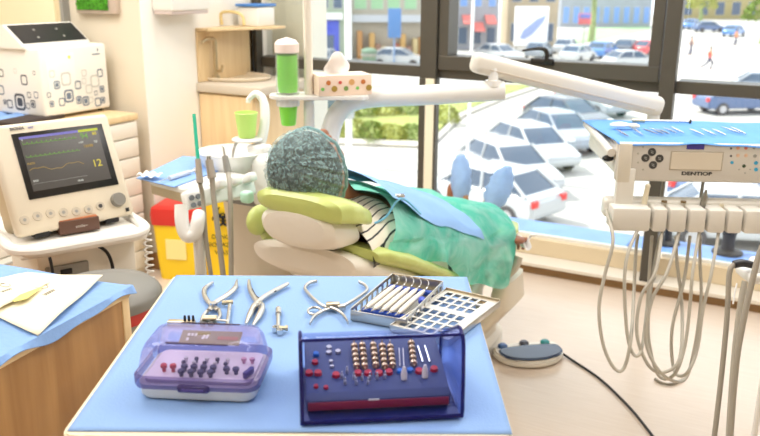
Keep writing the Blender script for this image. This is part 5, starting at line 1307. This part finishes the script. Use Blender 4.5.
# ================================================================== INSTRUMENT TABLE (foreground)
TZ = .85
tx0, tx1, ty0, ty1 = -.402, .172, .893, 1.478
ctr = TW((tx0+tx1)/2, (ty0+ty1)/2)
t = thing('instrument_table', 'small square instrument table with cream edge in the foreground', 'table', (ctr.x, ctr.y, 0), YAW)
w_, d_ = tx1-tx0, ty1-ty0
MB().prism(rrect(w_, d_, .02, 5), TZ-.022, TZ, .003).build('tabletop', mat('table_cream', rgb(232, 216, 184), .4), t)
MB().cyl((0, 0, .05), (0, 0, TZ-.022), .028, n=24).build('pole', steel, t)
MB().box((0, 0, .06), (.5, .06, .03), bev=.01).box((0, 0, .06), (.06, .5, .03), bev=.01).build('base', cream, t)
for sx_i, sy_i in ((.23, 0), (-.23, 0), (0, .23), (0, -.23)): MB().cyl((sx_i-.012, sy_i, .026), (sx_i+.012, sy_i, .026), .026).build('castor', black, t)
def dr_(u, v):
    x, y_ = tx0+.007+(w_-.009)*u, ty0+.012+(d_-.018)*v
    return TW(x, y_, TZ+.0016+.0016*noise.noise(Vector((x*7, y_*9, 0))))
o = MB().grid(dr_, 50, 50).build('table_drape', mat('drape_blue', rgb(136, 170, 218), .85, var=.03, vscale=6, bump=.12, bscale=300)); o.modifiers.new('s', 'SOLIDIFY').thickness = .0012
tag(o, 'light blue drape covering the instrument table in the foreground', 'drape')
TD = TZ+.004

# ---- purple-lidded kit
kc = TW(-.244, 1.030)
t = thing('bur_kit', 'small sterilising kit with white base and domed clear purple lid, left on the blue drape', 'instrument kit', (kc.x, kc.y, TD), YAW-math.radians(4))
RK = ROOTM[t.name]
pur = clear_mat('purple_clear', (.80, .78, .92, 1), .05, .06, .12, rgb(170, 160, 214)); pur2 = clear_mat('purple_rim', (.46, .42, .66, 1), .06, .08, .40, rgb(96, 84, 140))
def rz3(w, d, z, r=.018, cy=0): return [(x, y_+cy, z) for x, y_ in rrect(w, d, r, 6)]
MB().loft([rz3(.155, .098, 0), rz3(.160, .104, .004), rz3(.164, .108, .022)]).build('base', mat('kit_white', rgb(240, 236, 226), .35), t)
def shellloft(rings_out, th_=.0018):
    b = MB(); b.loft(rings_out, cap=False); return b
rim = MB().loft([rz3(.172, .116, .018, .02), rz3(.174, .118, .022, .02), rz3(.174, .118, .033, .02), rz3(.166, .110, .036, .018)], cap=False); rim.build('rim', pur2, t)
lid = MB().loft([rz3(.166, .110, .036, .018), rz3(.163, .107, .042, .02), rz3(.156, .100, .062, .02), rz3(.148, .090, .071, .02), rz3(.134, .076, .0745, .018), rz3(.10, .05, .0755, .014), rz3(.02, .01, .0755, .004)], cap=False)
lo_ = lid.build('lid', pur, t, label='domed clear purple lid')
MB().box((.0, -.034, .0758), (.085, .0022, .0012)).box((.0, .034, .0758), (.085, .0022, .0012)).build('slot', mat('slot_maroon', rgb(56, 22, 40), .5), lo_)
q = MB().box((.0, -.060, .022), (.044, .008, .011), bev=.004, seg=3); q.build('latch', pur2, t); MB().box((0, -.0645, .022), (.030, .002, .004), bev=.001).build('latch_slot', mat('latch_dark', rgb(80, 66, 130), .4), t)
MB().prism(rrect(.148, .092, .01, 4), .022, .027).build('inner_tray', mat('inner_lilac', rgb(226, 214, 226), .4), t)
pl_ = MB().box((.006, .012, .064), (.086, .026, .0015), (.35, 0, 0)).build('label_plate', mat('plate_olive', rgb(150, 134, 96), .5), t, label='olive-gold label plate with white and orange marks')
PM = Matrix.Translation((.006, .012, .064)) @ Matrix.Rotation(.35, 4, 'X')
b = MB(PM).use(mat('mark_white', rgb(240, 236, 226), .5))
for k, (x, z) in enumerate(((-.032, .004), (-.027, .004), (-.022, .004), (-.032, -.005), (-.010, .0), (-.005, .001))): b.box((x, z, .001), (.0035, .005 if k < 4 else .008, .0006), (0, 0, -.3 if k > 3 else 0))
b.use(mat('mark_orange', rgb(196, 110, 80), .5))
for k in range(7): b.box((.012+.0042*k, -.001, .001), (.003, .006+.001*(k % 2), .0006))
b.build('label_marks', None, pl_)
def peg(par, x, y_, z, c, hgt=.010, r=.0048, shank=False, name='bur'):
    o = MB().lathe([(0, 0), (r*.6, 0), (r*.6, hgt*.5), (r, hgt*.55), (r, hgt*.9), (r*.8, hgt), (0, hgt)], (x, y_, z), 14); 
    if shank: o.cyl((x, y_, z+hgt), (x, y_, z+hgt+.007), .0009, n=8)
    return o.build(name, mat('peg_%s' % c[0], c[1], .35, c[2] if len(c) > 2 else 0), par)
navy = ('navy', rgb(40, 44, 92)); pred = ('red', rgb(190, 24, 50)); psil = ('silver', rgb(206, 204, 210), .8); pblu = ('blue', rgb(30, 110, 200)); pgold = ('gold', rgb(176, 132, 84), .7)
for k in range(2): peg(t, -.052+.013*k, -.022, .027, pred, .011, .0046)
for i in range(2):
    for k in range(4): peg(t, -.024+.0135*k, -.034+.015*i, .027, navy)
for k in range(2): peg(t, .036+.013*k, -.022, .027, navy)
for i in range(2):
    for k in range(5): peg(t, -.030+.015*k, -.004+.012*i, .027, psil if (k+i) % 2 else navy, .008, .003)
peg(t, .052, .012, .027, ('pink', rgb(200, 140, 170)), .008, .004); peg(t, .064, .012, .027, ('pink', rgb(200, 140, 170)), .008, .004)
MB().box((.068, -.028, .033), (.007, .022, .010), (0, 0, -.3), .002).build('clip', mat('clip_indigo', rgb(50, 40, 130), .3), t)

# ---- blue surgical kit with sloping clear cover
kc = TW(.0055, .929); k2a = YAW+math.radians(6.2)
t = thing('surgical_kit', 'large implant drill kit under a sloping transparent dark blue cover, right on the blue drape', 'instrument kit', (kc.x, kc.y, TD), k2a)
RK2 = ROOTM[t.name]; LK2 = RK2.inverted()
cov = clear_mat('cover_blue', (.80, .83, .97, 1), .035, .03, .05, rgb(70, 80, 170)); edge_ = clear_mat('cover_edge', (.24, .24, .54, 1), .06, .05, .45, rgb(44, 44, 120))
prof = [(0, .0), (-.003, .012), (.000, .060), (.005, .100), (.013, .110), (.028, .113), (.045, .108), (.150, .052), (.158, .040), (.160, .0)]
HW = .104
def ring_x(x, grow=0): return [Vector((x, y_, z+grow)) for y_, z in prof]
cvb = MB(); cvb.loft([ring_x(-HW), ring_x(HW)], closed=False, cap=False); cvo = cvb.build('cover', cov, t, label='sloping transparent blue cover')
for s in (-1, 1):
    M = Matrix(((0, 0, 1, 0), (1, 0, 0, 0), (0, 1, 0, 0), (0, 0, 0, 1)))
    MB().prism(prof, s*HW-.0012, s*HW+.0012, 0, M).build('side_wall', clear_mat('side_blue', (.68, .72, .93, 1), .05, .04, .08, rgb(60, 64, 160)), t)
    MB().tube([(s*HW, y_, z+.001) for y_, z in prof], .0026, 8).build('edge_bead', edge_, t)
MB().tube([(-HW, -.001, .003), (HW, -.001, .003)], .0028, 8).build('front_bead', edge_, t)
MB().tube([(-HW, .014, .1115), (HW, .014, .1115)], .0022, 8).build('top_bead', edge_, t)
MB().bb(-HW+.002, HW-.002, .002, .156, 0, .003, .001).build('base_plate', mat('base_navy', rgb(24, 34, 92), .3), t)
# tilted instrument block
def zt(y_): return .026+(y_-.03)*.21
blk = [(.022, .006), (.020, .020), (.026, .028), (.032, .030), (.148, .052), (.150, .006)]
M = Matrix(((0, 0, 1, 0), (1, 0, 0, 0), (0, 1, 0, 0), (0, 0, 0, 1)))
bo_ = MB().prism(blk, -HW+.006, HW-.012, .0015, M).build('instrument_block', mat('block_navy', rgb(62, 76, 124), .4), t)
MB().bb(-HW+.008, HW-.014, .0185, .0205, .009, .020, .0005).build('red_band', mat('band_crimson', rgb(150, 20, 60), .4), bo_)
MB().box((-.01, .0178, .022), (.014, .001, .002)).build('plate_mark', mat('mark_white', rgb(240, 236, 226), .5), bo_)
def KP(px, py, off=.0):
    q = LK2.to_3x3() @ ray(px, py); o_ = LK2 @ CP
    n_ = Vector((0, -.19, .982)).normalized(); p_ = Vector((0, .032, .0305+off)); k = (p_-o_).dot(n_)/q.dot(n_); return o_+q*k
nb = Vector((0, -.19, .982)).normalized()
def disc2(px, py, c, r=.0042, hgt=.003, name='stop_disc', post=0):
    p_ = KP(px, py); b = MB().cyl(p_, p_+nb*hgt, r, r*.85, 16)
    if post: b.cyl(p_+nb*hgt, p_+nb*(hgt+post), .0011, n=8)
    return b.build(name, mat('peg_%s' % c[0], c[1], .3, c[2] if len(c) > 2 else 0), t)
for px, py in ((309, 374), (318, 374), (336, 376), (358, 374), (368, 374), (379, 374), (389, 373), (419, 372), (434, 370)): disc2(px, py, pred, .0056, .0045)
for px, py in ((316, 387), (326, 388)): disc2(px, py, pred, .0034, .003)
for px, py in ((400, 372), (410, 371), (316, 355)): disc2(px, py, pblu, .0046, .004)
disc2(315, 363, pred, .0046, .004)
for px, py in ((329, 353), (338, 352), (329, 348), (331, 362), (332, 367)): disc2(px, py, psil, .0044 if py < 355 else .003, .003)
for px, py in ((342, 378), (347, 373), (354, 379), (362, 380), (370, 379), (377, 379), (385, 378), (345, 384), (356, 384), (368, 384)): disc2(px, py, psil, .0022, .006, 'driver_head', .005)
for px, py in ((404, 379), (425, 377)):
    p_ = KP(px, py); MB().lathe([(0, 0), (.0042, 0), (.0044, .008), (.0018, .018), (0, .019)], p_, 14).build('white_cap', mat('cap_white', rgb(250, 240, 232), .4), t)
# threaded drills lying up the slope
for px, py0, py1 in ((354, 344, 369), (362, 343, 369), (373, 343, 368), (382, 344, 369), (390, 345, 368), (411, 341, 366)):
    a, b2 = KP(px+3, py1, .003), KP(px, py0, .006); n = 5; b = MB()
    ax = (b2-a)
    prof_ = []
    for k in range(n): prof_ += [(.0016, ax.length*k/n), (.0016, ax.length*(k+.3)/n), (.0050, ax.length*(k+.34)/n), (.0050, ax.length*(k+.72)/n), (.0016, ax.length*(k+.76)/n)]
    b.lathe([(0, -.001)]+prof_+[(.0012, ax.length), (.0012, ax.length+.006), (0, ax.length+.006)], a, 14, axis=ax); b.build('threaded_drill', mat('drill_gold', rgb(214, 186, 150), .3, .7), t)
    MB().cyl(b2+nb*.0, b2+nb*.009, .0012, n=8).build('drill_shank', steel, t)
for px in (421, 428):
    a, b2 = KP(px+2, 362, .002), KP(px-3, 346, .002); MB().cyl(a, b2, .0015, n=8).build('probe', steel, t)
for px in (400, 404): 
    a, b2 = KP(px, 366, .001), KP(px-1, 348, .001); MB().cyl(a, b2, .0008, n=6).build('depth_line', mat('peg_silver', rgb(206, 204, 210), .3, .8), t)

# ---- small bur block behind the purple kit
p = Z(184, 325, TD)
t = thing('bur_block', 'thin steel bur block with black heads, behind the purple-lidded kit', 'bur block', tuple(p), YAW-.05)
MB().box((-.004, .0, .004), (.045, .012, .008), bev=.001).build('block', gold, t)
for k, x in enumerate((.002, .009, .016)): MB().cyl((x, 0, .008), (x, 0, .017), .0024, .002, 12).build('bur', black, t)

# ---- flat forged steel tools
def ribbon(b, pts, ws, hs, z):
    """forged bar through pixel points resting on the drape; ws, hs: full width and thickness"""
    P_ = [Z(px, py, TD) for px, py in pts]; P_ = catmull(P_, 5); m = len(P_); rs = []
    def itp(a, f):
        f = f*(len(a)-1); i = min(int(f), len(a)-2); return a[i]+(a[i+1]-a[i])*(f-i)
    for i, p in enumerate(P_):
        t_ = (P_[min(i+1, m-1)]-P_[max(i-1, 0)]).normalized(); sd = Vector((0, 0, 1)).cross(t_); f = i/(m-1); w = itp(ws, f)/2; h = itp(hs, f)/2
        rs.append([p+sd*(w*math.cos(2*PI*k/12))+Vector((0, 0, z+h+h*math.sin(2*PI*k/12))) for k in range(12)])
    b.loft(rs); return b
satin = mat('satin_steel', rgb(200, 196, 188), .3, .95)
p = Z(214, 308, TD)
t = thing('extraction_forceps', 'steel forceps with an adjusting screw and brass roller, leftmost tool on the drape', 'forceps', tuple(p), 0)
ribbon(MB(), [(213, 284), (205, 290), (205, 298), (211, 306), (218, 312)], [.004, .009, .009, .009, .010], [.006, .007, .007, .007, .007], 0).build('handle', satin, t, world=True)
ribbon(MB(), [(237, 283), (235, 291), (226, 299), (216, 305), (209, 313)], [.004, .010, .011, .010, .009], [.006, .008, .008, .007, .006], .002).build('handle', satin, t, world=True)
q = Z(214, 309, TD); MB().cyl(q, q+Vector((0, 0, .012)), .0065, n=20).build('pivot', steel, t, world=True)
ribbon(MB(), [(219, 311), (220, 318), (215, 324)], [.007, .006, .005], [.006, .006, .006], 0).build('jaw', satin, t, world=True); ribbon(MB(), [(208, 312), (203, 318), (201, 324)], [.007, .006, .005], [.006]*3, 0).build('jaw', satin, t, world=True)
a, b2 = Z(203, 319, TD+.007), Z(217, 319, TD+.007); MB().cyl(a, b2, .0065, n=20).build('roller', gold, t, world=True, label='brass-coloured roller')
a, b2 = Z(215, 320, TD+.007), Z(229, 321, TD+.006); MB().cyl(a, b2, .0022, n=12).build('cross_pin', satin, t, world=True)
for px in (203, 211): q = Z(px, 324, TD+.004); MB().box(q, (.009, .008, .008), (0, 0, YAW), .002).build('clamp_block', darkp, t, world=True)
a, b2 = Z(230, 305, TD+.004), Z(227, 328, TD+.004); MB().cyl(a, b2, .0036, n=14).build('screw_rod', steel, t, world=True)
a, b2 = Z(222, 303, TD+.005), Z(233, 302, TD+.005); MB().cyl(a, b2, .0042, n=14).build('thumb_screw', gold, t, world=True)
p = Z(258, 306, TD)
t = thing('bone_rongeur', 'plain steel rongeur with open handles, second tool from the left on the drape', 'rongeur', tuple(p), 0)
ribbon(MB(), [(249, 282), (250, 291), (255, 301), (262, 309), (259, 318), (253, 327)], [.006, .009, .010, .012, .011, .005], [.006, .008, .009, .010, .009, .005], 0).build('handle', satin, t, world=True)
ribbon(MB(), [(288, 286), (277, 292), (264, 300), (255, 308), (250, 317), (246, 326)], [.008, .010, .010, .012, .010, .005], [.007, .008, .009, .009, .008, .005], .001).build('handle', satin, t, world=True)
q = Z(259, 306, TD+.008); MB().cyl(q, q+Vector((0, 0, .004)), .005, n=18).build('pivot', steel, t, world=True)
MB().tube([Z(252, 289, TD+.006), Z(256, 296, TD+.007), Z(261, 299, TD+.007)], .0015, 8, 4).tube([Z(276, 291, TD+.006), Z(268, 294, TD+.007), Z(261, 299, TD+.007)], .0015, 8, 4).build('leaf_spring', darkp, t, world=True)
p = Z(279, 322, TD)
t = thing('torque_ratchet', 'short steel ratchet wrench with a side arm, upright between the two kits', 'wrench', tuple(p), 0)
a, b2 = Z(278.5, 309, TD+.005), Z(278, 331, TD+.004)
MB().cyl(a, b2, .0034, n=16).cyl(a, a.lerp(b2, .25), .0052, n=18).build('shaft', satin, t, world=True)
q = a; MB().cyl(q+(a-b2)*.01, q+(a-b2)*.06, .0036, n=12).build('socket_end', black, t, world=True)
for px, py, r in ((276, 331, .0062), (280, 334, .005)): q = Z(px, py, TD); MB().lathe([(.002, 0), (r, 0), (r, .008), (.002, .008)], q, 18).build('head_ring', steel, t, world=True)
a, b2 = Z(279, 328, TD+.005), Z(288, 328, TD+.005); MB().cyl(a, b2, .0036, n=14).cyl(b2.lerp(a, .25), b2, .0048, n=14).build('side_arm', gold, t, world=True)
p = Z(334, 308, TD)
t = thing('crown_spreader', 'steel spreading forceps with hooked wide-open handles, beside the steel cassette', 'forceps', tuple(p), 0)
ribbon(MB(), [(317, 283), (309, 285), (305, 290), (310, 297), (320, 306), (328, 310)], [.004, .006, .006, .006, .006, .007], [.007]*6, 0).build('handle', satin, t, world=True)
ribbon(MB(), [(359, 284), (365, 287), (367, 292), (360, 298), (349, 305), (338, 310)], [.004, .006, .006, .006, .006, .007], [.007]*6, 0).build('handle', satin, t, world=True)
q = Z(333, 309, TD); MB().box(q+Vector((0, 0, .006)), (.024, .014, .012), (0, 0, YAW+.05), .002).build('hinge_block', gold, t, world=True)
q = Z(341, 310, TD); MB().box(q+Vector((0, 0, .005)), (.014, .012, .010), (0, 0, YAW+.5), .002).build('hinge_block', satin, t, world=True)
rp = [Z(314.5+6.5*math.cos(a*PI/9), 311+3.6*math.sin(a*PI/9), TD+.004) for a in range(19)]
MB().tube(rp, .0022, 8).build('finger_ring', satin, t, world=True)
ribbon(MB(), [(329, 311), (321, 314), (314, 319), (310, 326)], [.006, .006, .005, .003], [.006]*4, .001).build('jaw', satin, t, world=True); ribbon(MB(), [(331, 311), (338, 314), (344, 319), (348, 326)], [.006, .006, .005, .003], [.006]*4, .003).build('jaw', satin, t, world=True)

# ---- steel cassette with scalers, and its perforated lid
CA, CB, CC_, CD_ = [Z(px, py, TD+.016) for px, py in ((392, 276), (444, 284), (404, 336), (351, 324))]
def boxframe(t, CA, CB, CD_, hgt, endm, sidem, prefix):
    ex = (CB-CA); wd = ex.length; ex.normalize(); ey = (CD_-CA); ey = (ey-ex*ey.dot(ex)); ln = ey.length; ey.normalize(); ez = Vector((0, 0, 1)); 
    M = Matrix((ex, -ey, ez)).transposed().to_4x4(); M.translation = Vector((CA.x, CA.y, TD)); return M, wd, ln
t = thing('steel_cassette', 'open steel instrument cassette with blue racks holding white-handled scalers', 'cassette', (CA.x, CA.y, TD), 0)
M, wd, ln = boxframe(t, CA, CB, CD_, .02, gold, steel, 'c')
wd = .102; ln = .185
MB(M).bb(0, wd, -ln, 0, .0, .002).build('floor_plate', mat('steel_dull', rgb(170, 170, 166), .35, .8), t, world=True)
MB(M).bb(0, wd, -.002, 0, 0, .022, .0006).build('end_wall', gold, t, world=True)
MB(M).bb(0, wd, -ln, -ln+.002, 0, .018, .0006).build('end_wall', satin, t, world=True)
for x in (0, wd-.0022):
    b = MB(M); b.bb(x, x+.0022, -ln, 0, .016, .022, .0005).bb(x, x+.0022, -ln, 0, 0, .005, .0005)
    for k in range(9): yy = -ln*k/8; b.bb(x, x+.0022, min(yy, -.004)+.0, min(yy, -.004)-.006 if k < 8 else -ln+.006, .004, .018)
    b.build('side_rail', satin, t, world=True, smooth=False)
for yy in (-.030, -.150):
    MB(M).bb(.006, wd-.006, yy-.006, yy+.006, .002, .010, .002).build('silicone_rack', mat('rack_blue', rgb(26, 70, 170), .5), t, world=True)
hw_ = mat('scaler_white', rgb(240, 232, 218), .3)
wh_ = ['leftmost', 'second', 'middle', 'fourth', 'rightmost']
for k in range(5):
    x = .018+.0145*k; y1_, y0_ = -.045, -.158
    t2p = M @ Vector((x, -.1, .010))
    t2 = thing('hand_scaler', 'white-handled scaler in the steel cassette, %s of the five' % wh_[k], 'scaler', tuple(t2p), 0, 'scalers in the steel cassette')
    MB(M).lathe([(0, 0), (.0025, 0), (.0043, .012), (.0046, .05), (.0043, .10), (.0024, .113), (0, .113)], (x, y0_, .0155), 18, axis=(0.04, 1, 0)).build('handle', hw_, t2, world=True)
    MB(M).tube([(x+.004, y1_-.002, .0155), (x+.005, y1_+.012, .016), (x+.006, y1_+.020, .021), (x+.001, y1_+.026, .026), (x-.003, y1_+.022, .028)], [.0016, .0013, .001, .0009, .0006], 8, 5).build('tip', steel, t2, world=True)
    MB(M).tube([(x, y0_+.001, .0155), (x-.001, y0_-.012, .016), (x+.003, y0_-.018, .020)], [.0016, .001, .0006], 8, 4).build('tip', steel, t2, world=True)
o = MB(M).lathe([(0, 0), (.007, .002), (.0065, .014), (.004, .020), (0, .021)], (.088, -.075, .010), 18, axis=(.3, -1, .2)).build('blue_stopper', mat('stopper_blue', rgb(20, 60, 190), .35)); tag(o, 'deep blue plastic stopper lying in the steel cassette right of the scalers', 'stopper')
LA, LB, LD_ = Z(446, 288, TD+.012), Z(499, 300, TD+.012), Z(411, 340, TD+.012)
t = thing('cassette_lid', 'perforated steel cassette lid lying beside the open cassette at the table edge', 'lid', (LA.x, LA.y, TD), 0)
M, wd, ln = boxframe(t, LA, LB, LD_, .012, gold, steel, 'l'); wd = .108; ln = .195
b = MB(M); cols_x = [0, .010, .0225, .026, .0385, .042, .0545, .058, .0705, .074, .0865, .098, wd]
rows = [(-.012, -.030), (-.036, -.054), (-.060, -.078), (-.096, -.114), (-.120, -.138), (-.144, -.162), (-.168, -.184)]
z0_, z1_ = .008, .0098
last = 0
for (ya, yb) in rows: b.bb(0, wd, ya, last, z0_, z1_); last = yb
b.bb(0, wd, -ln, last, z0_, z1_)
for (ya, yb) in rows:
    b.bb(0, .010, yb, ya, z0_, z1_)
    for k in range(1, 6): x = .010+.0165*k; b.bb(x-.0045, x, yb, ya, z0_, z1_)
    b.bb(.0925, wd, yb, ya, z0_, z1_)
b.build('perforated_plate', mat('lid_steel', rgb(206, 202, 194), .38, .85), t, world=True, smooth=False)
MB(M).bb(0, wd, -.002, 0, 0, .014, .0005).build('end_wall', gold, t, world=True); MB(M).bb(0, wd, -ln, -ln+.002, 0, .012, .0005).build('end_wall', satin, t, world=True)
for x in (0, wd-.002): MB(M).bb(x, x+.002, -ln, 0, 0, .012, .0005).build('side_wall', satin, t, world=True)
